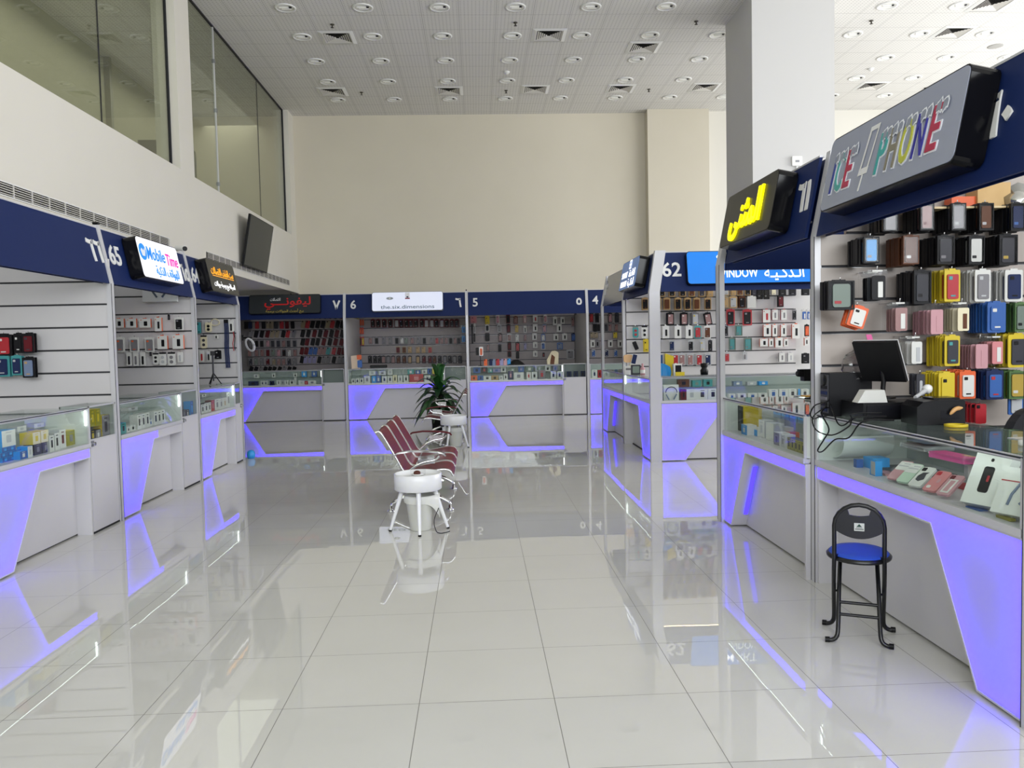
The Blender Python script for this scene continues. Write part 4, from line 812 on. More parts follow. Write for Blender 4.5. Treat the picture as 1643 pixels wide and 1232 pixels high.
# --- far signless far stall
c5 = (745, 480, .1339)
for xi, (cn_, its) in enumerate((
    ('leftmost', [(110, 'sa', 80, 85, 245, 'pack', 'pk')]),
    ('second', [(275, 'y', 55, 95, 250, 'pack', 'y'), (275, 'k', 45, 80, 345, 'pack', 'w'), (275, 'k', 55, 95, 455, 'round', 'k'), (285, 'ro', 40, 90, 580, 'pack', 'g')]),
    ('third', [(400, 'pk', 45, 105, 240, 'pack', 'w'), (420, 'g', 50, 90, 345, 'pack', 'lg'), (430, 'ro', 45, 100, 460, 'pack', 'k'), (425, 'k', 40, 90, 585, 'pack', 'dg')]),
    ('fourth', [(525, 'k', 45, 110, 235, 'pack', 'dr'), (530, 'dr', 45, 100, 350, 'pack', 'k'), (540, 'ro', 55, 90, 460, 'pack', 'lg'), (540, 'dr', 45, 100, 560, 'pack', 'k'), (540, 'k', 45, 70, 655, 'pack', 'dr')]),
    ('fifth', [(615, 'ro', 50, 90, 250, 'pack', 'br'), (628, 'gd', 40, 80, 355, 'pack', 'gd'), (633, 'w', 45, 90, 465, 'pack', 'lg'), (638, 'r', 50, 110, 570, 'pack', 'k'), (638, 'k', 40, 80, 670, 'pack', 'k')]),
    ('sixth', [(725, 'pk', 35, 85, 240, 'slim', 'w'), (728, 'w', 35, 85, 360, 'slim', 'k'), (728, 'ro', 40, 90, 460, 'pack', 'g'), (730, 'lav', 40, 90, 565, 'pack', 'g')]),
    ('seventh', [(848, 'w', 55, 85, 235, 'box', 'r'), (848, 'w', 55, 85, 345, 'box', 'k'), (840, 'w', 55, 80, 450, 'box', 'k'), (848, 'w', 55, 70, 550, 'box', 'g'), (848, 'w', 55, 70, 655, 'box', 'g')]),
    ('eighth', [(970, 'pk', 45, 90, 235, 'pack', 'w'), (960, 'pk', 45, 100, 350, 'pack', 'gb'), (945, 'w', 50, 85, 460, 'pack', 'b'), (945, 'b', 50, 85, 560, 'pack', 'w'), (950, 'k', 25, 50, 665, 'slim', 'r')]),
    ('ninth', [(1085, 'w', 50, 100, 260, 'box', 'k'), (1095, 'w', 60, 80, 455, 'box', 'k'), (1135, 'w', 60, 95, 345, 'box', 'k')]),
    ('tenth', [(1175, 'w', 50, 80, 255, 'box', 'k'), (1200, 'w', 60, 80, 450, 'box', 'k'), (1145, 'gb', 70, 80, 560, 'pack', 'b')]),
    ('rightmost', [(1345, 'ro', 46, 150, 265, 'pack', 'dg'), (1300, 'ro', 40, 120, 270, 'pack', 'g'), (1310, 'b', 60, 90, 455, 'pack', 'n'), (1372, 'mg', 56, 105, 450, 'pack', 'mg'), (1372, 'k', 22, 190, 580, 'slim', 'k'), (1270, 'g', 90, 110, 660, 'pack', 'lg')]))):
    for ri, (x, col, w_, h_, cy_, kd, fr_) in enumerate(its):
        wall_row([(x, col, {'l': f'{PAL[col][0]} {NOUN[kd][1]}, {ROWS[ri]} in the {cn_} column, signless far stall'})], c5, YB, cy_, kd, w_, h_, 'signless far stall', ROWS[ri], frame=fr_ if kd != 'box' else 'lg', det=fr_ if kd in ('box', 'slim') else 'k')
wall_row([(95, 'k', {'h': 230, 'cy': 415}), (125, 'w', {'h': 120, 'cy': 350}), (122, 'k', {'h': 100, 'cy': 460})], c5, YB, 400, 'slim', 18, 100, 'left side of signless far stall', 'only', det='dg')
# --- far far right corner stall seen between the posts
c4 = (940, 440, .16236)
wall_row([(55, 'r'), (110, 'k'), (240, 'pk'), (305, 'dg')], c4, YB, 430, 'pack', 40, 95, 'far right corner stall', 'top', frame='dg', det='k')
wall_row([(90, 'k', {'k': 'round'}), (125, 'k'), (200, 'dg'), (238, 'ro'), (300, 'ro')], c4, YB, 525, 'pack', 40, 85, 'far right corner stall', 'second', frame='g', det='k')
wall_row([(60, 'be'), (100, 'be'), (290, 'y')], c4, YB, 600, 'pack', 52, 72, 'far right corner stall', 'third', frame='g', det='k')
wall_row([(65, 'w'), (110, 'g'), (240, 'w'), (335, 'w')], c4, YB, 685, 'box', 48, 72, 'far right corner stall', 'fourth', frame='g', det='k')
wall_row([(75, 'b'), (205, 'n'), (295, 'b')], c4, YB, 780, 'pack', 42, 75, 'far right corner stall', 'lowest', frame='lg', det='w')
# --- blue sign stall, left part through its own front, right part through yellow sign stall
W62 = wall('slat wall of blue sign stall'); Y62 = 12.28; S62 = 'blue sign stall left'
wall_row(I('750:k 850:k 955:k 1045:br 1145:dg 1225:tan'), c4, Y62, 165, 'pack', 64, 112, S62, 'top', frame='tan', det='g', off=.10, wall=W62, stack=1)
wall_row(I('585:k 712:dg 800:br 910:k 1005:k 1095:br 1205:k'), c4, Y62, 292, 'pack', 66, 118, S62, 'second', frame='tan', det='br', off=.10, wall=W62, stack=1)
wall_row([(835, 'ro'), (970, 'ro'), (1080, 'lg', {'f': 'g', 'd': 'y'}), (1205, 'ro', {'t': -10})], c4, Y62, 440, 'pack', 72, 122, S62, 'third', frame='k', det='w', off=.08, wall=W62, stack=1)
wall_row([(490, 'te', {'k': 'round', 'f': 'gn', 'd': 'r', 'w': 58, 'h': 110}), (578, 'w', {'k': 'round', 'f': 'k', 'd': 'k', 'w': 60}), (785, 'w', {'d': 'k'}), (905, 'w', {'d': 'k'}), (1015, 'w', {'d': 'k'}), (1105, 'r', {'k': 'pack', 'f': 'te'}), (1200, 'br', {'k': 'pack', 'f': 'w'})], c4, Y62, 572, 'box', 68, 122, S62, 'fourth', frame='w', off=.09, wall=W62)
wall_row([(490, 'k', {'k': 'case', 't': -22, 'w': 40, 'h': 85}), (596, 'y', {'k': 'pack', 'f': 'y', 'd': 'k', 'w': 62, 'h': 125}), (725, 'dg', {'w': 30}), (848, 'n', {'f': 'lg'}), (1035, 'k', {'f': 'lg'}), (1150, 'lg', {'f': 'lg', 'd': 'y'}), (1228, 'k', {'w': 40})], c4, Y62, 705, 'pack', 56, 108, S62, 'fifth', frame='dg', det='g', off=.06, wall=W62)
wall_row([(885, 'r'), (950, 'ro'), (1030, 'ro'), (1120, 'r'), (1205, 'n')], c4, Y62, 842, 'pack', 64, 118, S62, 'lowest', frame='lg', det='w', off=.06, wall=W62)
c61 = (1140, 430, .15424)
V61 = 'blue sign stall right'
wall_row([(160, 'lg', {'f': 'tan'}), (235, 'tan', {'f': 'tan'}), (305, 'br', {'f': 'tan'}), (385, 'k', {'f': 'tan'}), (450, 'dg'), (510, 'k', {'k': 'dark', 'f': 'k', 'h': 130, 'cy': 260}), (578, 'k', {'k': 'dark', 'f': 'k', 'h': 130, 'cy': 260}), (655, 'cr', {'f': 'g'}), (745, 'k', {'f': 'k', 'w': 80}), (850, 'k', {'f': 'dg', 'w': 80}), (985, 'k', {'f': 'k', 'w': 90})], c61, Y62, 235, 'pack', 62, 100, V61, 'top', frame='dg', off=.1, wall=W62)
wall_row([(157, 'tan', {'f': 'be'}), (235, 'lg', {'f': 'tan', 'w': 84}), (327, 'k', {'f': 'br', 'w': 72}), (420, 'w', {'k': 'box', 'f': 'w', 'd': 'w', 'w': 90}), (728, 'dr', {'f': 'k', 'w': 62, 'cy': 345})], c61, Y62, 355, 'pack', 66, 120, V61, 'second', frame='tan', off=.1, wall=W62, stack=1)
wall_row([(207, 'k', {'k': 'pack', 'f': 'r', 'w': 88, 'h': 168, 'cy': 515}), (380, 'k', {'k': 'pack', 'f': 'r', 'w': 100, 'h': 165, 'cy': 515}), (575, 'w', {'w': 78, 'h': 135, 'cy': 500, 'd': 'r'}), (662, 'w', {'d': 'g'}), (755, 'w', {'d': 'g'}), (870, 'k', {'k': 'pack', 'f': 'g', 'w': 44}), (970, 'b', {'k': 'bag', 'f': 'w', 'd': 'w'}), (1015, 'b', {'k': 'bag', 'f': 'w', 'd': 'w', 'w': 40})], c61, Y62, 487, 'box', 60, 108, V61, 'third', frame='r', off=.08, wall=W62)
wall_row([(158, 'k', {'k': 'pack', 'f': 'g', 'w': 50}), (290, 'te', {'k': 'dark', 'f': 'gn', 'w': 76, 'h': 112}), (582, 'w', {'w': 78, 'd': 'k'}), (660, 'w', {'w': 52, 'd': 'k'}), (752, 'w', {'w': 58, 'd': 'k'}), (880, 'w', {'w': 82, 'h': 150, 'd': 'k', 'cy': 658}), (1000, 'o', {'k': 'pack', 'f': 'k', 'w': 50, 'd': 'r'})], c61, Y62, 650, 'box', 60, 122, V61, 'fourth', frame='o', off=.08, wall=W62)
wall_row([(222, 'te', {'k': 'dark', 'f': 'gn', 'w': 72, 'h': 130, 'cy': 790}), (385, 'te', {'k': 'dark', 'f': 'gn', 'w': 86, 'h': 130, 'cy': 790}), (548, 'w', {'w': 84, 'd': 'k'}), (622, 'w', {'w': 46, 'd': 'k'}), (705, 'w', {'w': 82, 'h': 104, 'd': 'k'}), (776, 'w', {'w': 48, 'd': 'k'}), (990, 'w', {'w': 44, 'd': 'k', 'cy': 765})], c61, Y62, 775, 'box', 60, 80, V61, 'fifth', frame='o', off=.08, wall=W62)
wall_row([(170, 'r', {'w': 56, 'h': 100}), (355, 'lg', {'k': 'slim', 'd': 'g', 'w': 50, 'h': 80, 'cy': 915}), (735, 'w', {'k': 'box', 'f': 'lg', 'd': 'g'}), (825, 'w', {'k': 'box', 'f': 'lg', 'd': 'lg', 'w': 56}), (985, 'k', {'w': 84, 'h': 108, 'f': 'k', 'cy': 940})], c61, Y62, 928, 'pack', 60, 92, V61, 'sixth', frame='lg', off=.06, wall=W62)
# --- left row walls
W66, W65, W64 = wall('back of the nearest left stall'), wall('partition of pink sign stall'), wall('partition of amber sign stall')
c66 = (0, 500, .0974)
S66 = 'nearest left stall'
wall_row([(70, 'r', {'l': 'black pack with red phone case, leftmost in upper row, nearest left stall', 'w': 260, 'h': 340, 'cy': 550, 'd': 'w'}), (310, 'k', {'w': 140, 'd': 'w', 'l': 'black pack with a dark figure picture, middle of upper row, nearest left stall'}), (475, 'dr', {'w': 176, 'l': 'black pack with dark red case, right in upper row, nearest left stall'})], c66, 7.62, 520, 'pack', 170, 312, S66, 'upper', frame='k', det='dg', off=.14, wall=W66, stack=1, noun='hanging pack')
wall_row([(50, 'n', {'w': 230, 'h': 330, 'cy': 900, 'l': 'large teal framed navy case pack, leftmost in lower row, nearest left stall'}), (285, 'n', {'l': 'small teal framed navy case pack, middle of lower row, nearest left stall'}), (480, 'gb', {'f': 'k', 'w': 190, 'h': 325, 'cy': 920, 'd': 'tan', 'l': 'black and grey blue case pack, right in lower row, nearest left stall'})], c66, 7.62, 885, 'pack', 165, 310, S66, 'lower', frame='te', det='lg', off=.14, wall=W66, stack=1, noun='hanging pack')
c65 = (180, 370, .20295); S65 = 'pink sign stall'
wall_row([(62, 'w', {'d': 'k'}), (160, 'w', {'d': 'k'}), (268, 'w', {'d': 'k', 'w': 86}), (372, 'w', {'w': 52, 'h': 104, 'd': 'k', 'cy': 742}), (450, 'k', {'k': 'slim', 'w': 16, 'h': 42, 'cy': 685, 'd': 'dg', 'l': 'tiny black hanging tag in upper row, wall of pink sign stall'}), (530, 'k', {'k': 'pack', 'f': 'w', 'w': 66, 'h': 98, 'cy': 738, 'd': 'g'})], c65, 9.805, 732, 'box', 76, 68, S65, 'upper', frame='o', off=.12, wall=W65, noun='box with orange side', stack=0)
wall_row([(64, 'g', {'k': 'pack', 'f': 'w', 'd': 'o'}), (178, 'g', {'k': 'pack', 'f': 'w', 'd': 'o'}), (298, 'g', {'k': 'pack', 'f': 'w', 'd': 'o'}), (405, 'w', {'w': 76, 'h': 102, 'cy': 884, 'd': 'k'}), (528, 'w', {'w': 84, 'h': 106, 'cy': 880, 'd': 'k'})], c65, 9.805, 902, 'box', 70, 112, S65, 'middle', frame='o', off=.12, wall=W65)
wall_row([(137, 'w', {'d': 'k'}), (190, 'w', {'d': 'g'}), (245, 'w', {'d': 'k'}), (305, 'k', {'w': 14, 'h': 36, 'cy': 972, 'd': 'dg', 'l': 'tiny black hanging tag in lower row, wall of pink sign stall'}), (348, 'w', {'k': 'round', 'w': 46, 'h': 86, 'd': 'k', 'f': 'k'}), (403, 'w', {'k': 'round', 'w': 56, 'h': 98, 'd': 'lg', 'f': 'k'}), (472, 'w', {'k': 'round', 'w': 60, 'h': 100, 'd': 'g', 'f': 'k'}), (540, 'w', {'w': 40, 'h': 78, 'cy': 1000, 'd': 'lg'})], c65, 9.805, 1014, 'slim', 40, 106, S65, 'lower', off=.10, wall=W65)
t = thing('headphone_box', 'pale box with grey neckband headphones picture under the lit sign', 'box', onY(256, 481, 9.70), (math.radians(-6), 0, 0))
MB().box(-.2, .2, 0, .05, -.02, .30, M('#d3d4d6')).build('box', t); MB().tube(smooth_path([(-.1, -.003, .26), (-.10, -.003, .14), (-.03, -.003, .03)], 5), .012, M('#4b5666'), 6).tube(smooth_path([(.1, -.003, .26), (.10, -.003, .14), (.03, -.003, .03)], 5), .012, M('#4b5666'), 6).build('print', t)
S64 = 'amber sign stall'
wall_row([(688, 'te', {'f': 'g', 'd': 'k', 'w': 46, 'h': 108, 'cy': 765}), (763, 'cr', {'k': 'round', 'd': 'k', 'f': 'cr', 'cy': 765}), (942, 'w', {'k': 'slim', 'd': 'k', 'w': 40, 'h': 90, 'cy': 755})], c65, 11.585, 765, 'pack', 50, 72, S64, 'upper', off=.08, wall=W64)
wall_row([(726, 'cr', {'k': 'round', 'd': 'dg', 'f': 'k', 'h': 98, 'cy': 880}), (825, 'w', {'k': 'slim', 'w': 28, 'h': 32, 'cy': 838, 'd': 'k'})], c65, 11.585, 880, 'pack', 50, 90, S64, 'middle', off=.08, wall=W64)
wall_row([(710, 'w', {'d': 'r'}), (765, 'w', {'w': 30, 'h': 78, 'd': 'k'}), (838, 'k', {'k': 'pack', 'f': 'k', 'd': 'lg', 'w': 50, 'h': 66, 'cy': 980})], c65, 11.585, 992, 'slim', 36, 86, S64, 'lower', off=.08, wall=W64)
p = onY(345, 517, 11.52); tag(MB().tube([(.06*math.cos(a*.5)*(1+.1*math.sin(a*1.7)), -.01*math.sin(a*.9), .045*math.sin(a*.5)) for a in range(26)], .007, C('cr'), 6).build('cable_coil', None, p), 'cream coiled cable hanging in the upper row of amber sign stall', 'cable')
p = onY(362.5, 516, 11.48); q = onY(363, 590, 11.48); L = p.z-q.z
t = thing('lanyard', 'long dark blue straps hanging in amber sign stall', 'strap', p)
for dx in (-.022, .0, .022): MB().sheet([[(dx-.009+.004*math.sin(i), -.004*i % .01, -L*i/8), (dx+.009+.004*math.sin(i), -.004*i % .01, -L*i/8)] for i in range(9)], C('n'), .003).build('strap', t)
MB().box(-.03, .03, -.006, .012, -.02, .03, C('k')).build('clip', t)
p = onY(374, 531, 11.50); tag(MB().tube([(0, 0, 0), (.01, 0, -.08), (-.012, 0, -.18), (0, 0, -.28)], .006, C('r'), 6).tube([(.015, 0, 0), (.022, 0, -.1), (.01, 0, -.2), (.018, 0, -.27)], .006, C('k'), 6).build('earphone_cable', None, p), 'red and black earphone cable hanging in amber sign stall', 'cable')
t = thing('phone_tripod', 'black folding phone tripod standing on the counter of amber sign stall', 'tripod', (-3.62, 11.15, 1.112), .4)
MB().tube([(0, 0, .05), (0, 0, .40)], .011, C('dg'), 8).build('pole', t)
for k in range(3): a = k*2.094; MB().tube([(0, 0, .16), (.10*math.cos(a), .10*math.sin(a), .006)], [.009, .007], C('k'), 6).build('leg', t)
MB().box(-.03, .03, -.01, .01, .40, .46, C('k')).build('phone_clamp', t)
t = thing('white_strap_loop', 'white coiled strap hanging from a black hook beside the left far post', 'strap', onY(402, 553, 11.60))
MB().tube([(.06*math.cos(a*.31)+.25*.09*math.sin(a*.31)*-1, -.02, .09*math.sin(a*.31)) for a in range(21)], .010, M('#b9b9bc'), 8).tube([(.045*math.cos(a*.31)-.02*math.sin(a*.31), -.035, .08*math.sin(a*.31)) for a in range(21)], .008, M('#9b9ba0'), 8).build('loop', t)
MB().tube([(-.10, 0, .10), (.02, 0, .10), (.02, -.03, .095)], .012, BLACK, 8).box(-.115, -.095, -.02, .02, .06, .14, BLACK).build('hook', t)
# --- right foreground grey sign stall: pegs with deep stacks of packs
W60 = wall('slat wall of grey sign stall'); S60 = 'grey sign stall'; Y60 = 5.03
u6, u7 = (1280, 100, .27605), (1280, 400, .27605)
K60 = dict(off=.25, wall=W60, stack=6, gap=.028)
wall_row([(530, 'g', {'h': 110, 'cy': 930, 'n': 5}), (742, 'ro', {'d': 'dr', 'w': 84}), (925, 'g', {'d': 'lg', 'w': 88}), (1085, 'br', {'d': 'lg', 'w': 88}), (1270, 'n', {'d': 'b', 'w': 92})], u6, Y60, 900, 'dark', 90, 160, S60, 'top', frame='k', **K60)
wall_row([(420, 'lb', {'w': 92, 'h': 155}), (648, 'br', {'f': 'br', 'd': 'w'}), (850, 'dg', {'w': 104}), (1028, 'w', {'d': 'k', 'f': 'k', 'l': 'black pack with white patterned phone case, fourth in second row, grey sign stall'}), (1212, 'dg', {'d': 'gd', 'w': 112, 'h': 178})], u6, Y60, 1092, 'dark', 96, 168, S60, 'second', frame='k', **K60)
wall_row([(245, 'gn', {'k': 'dark', 'f': 'k', 'd': 'r', 'w': 158, 'h': 170, 'cy': 268, 'n': 3, 'l': 'wide tablet case pack, leftmost in third row, grey sign stall'}), (460, 'k', {'k': 'bag', 'f': 'w', 'd': 'w', 'w': 122, 'h': 190, 'n': 3}), (715, 'dg', {'k': 'dark', 'f': 'k', 'd': 'k', 'w': 104, 'h': 196, 'cy': 222}), (893, 'r', {'f': 'y', 'd': 'te'}), (1070, 'g', {'f': 'w', 'd': 'lg'}), (1250, 'n', {'f': 'w', 'd': 'k', 'w': 108})], u7, Y60, 212, 'pack', 96, 186, S60, 'third', **K60)
wall_row([(345, 'w', {'f': 'o', 'd': 'k', 't': 18, 'w': 104, 'h': 126, 'cy': 392, 'n': 2, 'l': 'tilted orange pack with black ring eyes, leftmost in fourth row, grey sign stall'}), (592, 'ro', {'k': 'bag', 'f': 'w', 'd': 'w', 'w': 108, 'h': 184, 'n': 3}), (798, 'pk', {'k': 'bag', 'f': 'film', 'd': 'pk', 'w': 112, 'h': 196, 'cy': 410}), (952, 'cr', {'k': 'bag', 'f': 'w', 'd': 'br', 'w': 104, 'h': 184}), (1150, 'b', {'f': 'b', 'd': 'w', 'w': 112, 'h': 178}), (1292, 'gn', {'k': 'dark', 'f': 'gr', 'd': 'k', 'w': 90, 'h': 170})], u7, Y60, 396, 'pack', 100, 180, S60, 'fourth', **K60)
wall_row([(682, 'w', {'k': 'bag', 'f': 'w', 'd': 'lg', 'w': 96, 'h': 176, 'n': 4}), (893, 'dg', {'f': 'y', 'd': 'te'}), (1058, 'pk', {'k': 'bag', 'f': 'film', 'd': 'pk', 'w': 112, 'h': 196, 'cy': 610}), (1150, 'sa', {'k': 'bag', 'f': 'w', 'd': 'w', 'w': 98, 'h': 180, 'n': 4}), (1275, 'dg', {'f': 'y', 'd': 'k', 'w': 124, 'h': 196})], u7, Y60, 590, 'pack', 92, 178, S60, 'fifth', **K60)
wall_row([(708, 'dg', {'k': 'slim', 'd': 'lg', 'w': 50, 'h': 130, 'n': 2}), (860, 'y', {'f': 'y', 'd': 'k', 'w': 98, 'h': 180, 'cy': 805}), (982, 'w', {'f': 'o', 'd': 'k'}), (1140, 'b', {'k': 'pack', 'f': 'n', 'd': 'r', 'w': 104, 'h': 174}), (1268, 'gd', {'k': 'dark', 'f': 'gr', 'd': 'w', 'w': 110, 'h': 165})], u7, Y60, 788, 'pack', 98, 164, S60, 'sixth', **K60)
wall_row([(1058, 'r', {'d': 'dr', 'l': 'red phone case pack in front of thin dark red ones, lowest row, grey sign stall'})], u7, Y60, 955, 'case', 66, 118, S60, 'lowest', off=.22, wall=W60, stack=6, gap=.03)
wall_row([(1262, 'lg', {'l': 'grey pack with bright blue card, lowest at the right edge, grey sign stall'})], u7, Y60, 898, 'pack', 92, 128, S60, 'lowest', frame='b', off=.2, wall=W60)
t = thing('plastic_bag', 'crumpled clear plastic bag hanging behind the monitor in grey sign stall', 'bag', onY(1394, 552, 4.93))
rows = []
for i in range(10):
    s = i/9; w = .05+.12*min(1, s*2.2); rows.append([(w*math.cos(a*.3927)+.012*math.sin(3*a+2*i), -.05*math.sin(a*.3927)*(.4+s)+.01*math.cos(5*a+i), -.22*s+.01*math.sin(a*2.1+i)) for a in range(17)])
MB().sheet(rows, glass('crumpled_film', (.82, .81, .82, 1), 2.2, .15)).build('bag', t); MB().sheet([[(-.03+.02*math.sin(i*.7), -.02, .06-.045*i), (.005+.02*math.sin(i*.7), -.02, .06-.045*i)] for i in range(8)], C('hp'), .004).build('strap', t)
tag(MB().box(-.10, .10, 0, .08, 0, .10, C('o')).box(-.10, .10, -.002, 0, 0, .03, C('w')).build('snack_box', None, onY(1552, 341, 4.92)), 'orange box above the top row of grey sign stall, beside the wooden box', 'box')
tag(MB().box(-.105, .105, 0, .12, 0, .155, noisy('pale_wood', '#c9a877', '#b8955f', 9., .6)).build('wooden_box', None, onY(1595, 333, 4.90)), 'pale wooden box above the top row of grey sign stall', 'box')
t = tag(MB().lathe([(.001, -.05), (.03, -.02), (.12, 0), (.03, .02), (.001, .05)], M('#c8c8c4', .15, .9), n=10).build('foil_star', None, onY(1640, 322, 4.9), (math.radians(80), .2, 0)), 'silver foil star above the top row of grey sign stall', 'ornament')
tag(MB().box(-.62, 1.0, 0, .22, -.012, 0, M('#cbb58c', .4)).build('shelf_board', None, (3.05, 4.81, onY(1590, 334, 4.90).z)), 'pale shelf board above the top row of packs in grey sign stall', 'shelf')
# --- cash desk on the counter of grey sign stall
ZC = 1.0895
t = thing('cash_drawer', 'low black cash drawer on the right glass counter', 'cash drawer', (2.46, 4.70, ZC))
MB().box(-.22, .22, -.13, .15, .004, .105, BLACK).build('housing', t); bx(-.20, .20, -.135, -.13, .02, .09, M('#15151a', .3)).build('drawer', t)
for x in (-.19, .19):
    for y in (-.1, .12): MB().lathe([(.001, 0), (.015, 0), (.015, .006), (.001, .006)], DARK, (x, y, 0), 8).build('foot', t)
t = thing('computer_tower', 'black computer case lying behind the cash drawer at the post', 'computer', (2.31, 4.945, ZC))
MB().box(-.135, .135, -.07, .06, 0, .27, M('#101014', .45)).build('case', t); MB().box(-.139, -.135, -.06, .05, .02, .26, M('#55565a', .4, .4)).build('back_plate', t)
for k in range(5): MB().box(-.146, -.139, -.045, .035, .03+.035*k, .05+.035*k, [C('n'), BLACK, C('g')][k % 3]).build('port', t)
MB().lathe([(.001, 0), (.035, 0), (.035, .004), (.001, .004)], BLACK, (-.139, 0, .225), 16, Matrix.Rotation(-math.pi/2, 3, 'Y')).build('fan', t)
t = thing('monitor', 'black monitor seen from behind, tilted, on the cash drawer', 'monitor', (2.43, 4.72, ZC+.118), (0, 0, math.radians(-55)))
MB().box(-.135, .135, -.012, .012, -.135, .135, M('#101013', .45)).box(-.137, .137, .008, .016, -.138, .138, M('#c8c8ca', .4)).build('screen_housing', t, (0, -.03, .225), (math.radians(28), 0, 0)); MB().tube([(0, 0, .01), (0, .015, .10), (-.005, .0, .17)], .014, BLACK, 10).build('stand', t); MB().prism(rrect(.14, .10, .03), 0, .012, BLACK).build('base', t, (0, 0, 0), (math.radians(90), 0, 0))
t = tag(MB().prism([(-.085, 0), (.085, 0), (.055, .075), (-.055, .075)], -.045, .045, M('#dddcd8', .5), -.45, 0).build('price_stand', None, (2.30, 4.615, ZC+.106), (0, 0, math.radians(-6))), 'white wedge shaped stand on the cash drawer', 'stand')
t = thing('barcode_scanner', 'white and grey barcode scanner lying behind the receipt printer', 'scanner', (2.56, 4.52, ZC+.14), (0, 0, .5)); t.scale = (.7, .7, .7)
MB().tube(smooth_path([(-.09, 0, -.005), (-.02, 0, .02), (.05, 0, .045)], 4), [.016]*5+[.02]*4, M('#b9babd', .4), 10).build('grip', t); MB().lathe([(.001, -.03), (.035, -.02), (.04, .01), (.028, .035), (.001, .04)], WHITE, (.075, 0, .055), 16, Matrix.Rotation(1.1, 3, 'Y')).build('head', t)
t = thing('receipt_printer', 'black receipt printer with a rounded front on the right glass counter', 'printer', (2.53, 4.36, ZC), (0, 0, math.radians(-6)))
mb = MB(); pr = [(-.125, .0), (-.125, .10), (-.09, .128), (.0, .14), (.12, .138), (.13, .13), (.13, 0)]
mb.prism([(x, z) for x, z in pr][::-1], -.10, .11, M('#0c0c10', .35)).build('housing', t); MB().box(-.02, .12, -.06, .08, .139, .146, M('#17171c', .25)).build('lid', t); MB().box(.0, .1, -.102, -.10, .03, .08, M('#16161b', .2)).build('front_cover', t)
tag(MB().tube(smooth_path([(0, 0, 0), (.03, 0, .028), (.07, 0, .035)], 4), [.004, .009, .011, .012, .012, .012, .012, .008, .004], M('#c99a63', .5), 8).build('wooden_hook', None, (2.556, 4.235, ZC+.06), (0, 0, 0)), 'curved tan handle leaning on the receipt printer', 'handle')
tag(MB().lathe([(.04, 0), (.058, 0), (.058, .014), (.04, .014), (.04, 0)], C('y'), n=24).build('tape_roll', None, (2.55, 4.17, ZC)), 'flat yellow tape ring on the right glass counter', 'tape')
tag(MB().box(-.22, .22, -.16, .16, 0, .004, M('#c5c9d4', .15)).build('acrylic_sheet', None, (2.72, 3.52, ZC), (0, 0, .1)), 'clear pale sheet lying on the right glass counter', 'sheet')
tag(MB().lathe([(.001, 0), (.05, 0), (.052, .012), (.05, .024), (.001, .026)], WHITE, n=24).build('round_tin', None, (2.42, 3.40, ZC)), 'round white tin on the right glass counter', 'tin')
for i, (pts, s_) in enumerate(((((1322, 655), (1304, 670), (1310, 690), (1335, 698), (1362, 684), (1372, 670)), 'longest loop to the front of the glass'), (((1318, 662), (1330, 688), (1322, 705), (1312, 722), (1320, 724), (1340, 705), (1362, 702), (1385, 676)), 'lowest loop almost to the front rail'), (((1338, 664), (1345, 680), (1354, 682), (1366, 672), (1368, 664)), 'short loop below the tower'), (((1326, 645), (1308, 650), (1300, 664), (1306, 672), (1318, 668)), 'loop around the post side'))):
    pp = [onX(u, v, XR-.03+.006*i) for u, v in pts]; a = onX(pts[0][0], pts[0][1], XR+.02); b = pp[-1]
    pp = [Vector((2.20, 4.93, ZC+.05+.02*i))]+pp+[Vector((2.30, b.y+.02, max(b.z, ZC+.012)))]
    tag(MB().tube(smooth_path(pp, 5), .0045, BLACK, 6).build('power_cable'), 'black cable hanging over the counter edge, ' + s_, 'cable')
# webcam on an arm beside the post of yellow sign stall
p = onY(1297, 600, 6.4)
t = thing('desk_camera', 'black camera on a bent stand between the stalls 61 and 60', 'camera', (p.x, 6.4, 1.083))
hz = p.z-1.083
MB().tube(smooth_path([(.02, 0, .01), (.05, 0, hz*.45), (.035, 0, hz*.8), (.0, 0, hz-.05)], 5), .011, BLACK, 8).build('stand', t); MB().lathe([(.001, 0), (.05, 0), (.05, .012), (.001, .014)], BLACK, (.02, 0, 0), 18).build('base', t)
MB().box(-.05, .05, -.04, .04, -.055, .04, BLACK).box(-.085, -.05, -.03, .02, -.02, .04, BLACK).build('camera_body', t, (0, 0, hz)); MB().tube([(-.085, 0, .005), (-.098, 0, .005)], .02, DARK, 12).build('lens', t, (0, 0, hz))
tag(MB().prism(rrect(.52, .012, .005), -.05, .05, M('#cf9a3c', .5)).build('wooden_strip', None, (3.02, 6.70, 1.086)), 'long tan strip lying on the far side counter of yellow sign stall', 'strip')
# ------------------------------------------------------------------ boxes inside the display cases
DK, SH = .7955, .9565
def cbox(side, cx, cy, wpx, hpx, base, d, cols, label, dep=.07, group=None, name='product_box', kind='pbox', yaw=0., lean=0.):
    f = {'L': lambda u, v: onX(u, v, -3.38-d), 'R': lambda u, v: onX(u, v, XR+d), 'F': lambda u, v: onY(u, v, YFF+d), 'I': lambda u, v: onY(u, v, YI+d)}[side]
    a, b = f(cx-wpx/2, cy), f(cx+wpx/2, cy); w = (b-a).length; h = abs(f(cx, cy-hpx/2).z-f(cx, cy+hpx/2).z); m = (a+b)/2
    top = 1.062 if side == 'R' else 1.085
    h = min(h, top-base-.006)
    rz = {'L': R_LEFT, 'R': R_RIGHT, 'F': 0., 'I': 0.}[side]
    put(kind, max(.02, w), max(.015, h), cols, (m.x, m.y, base), (lean, 0, rz+yaw), label, group, dep, name)
    return base+h
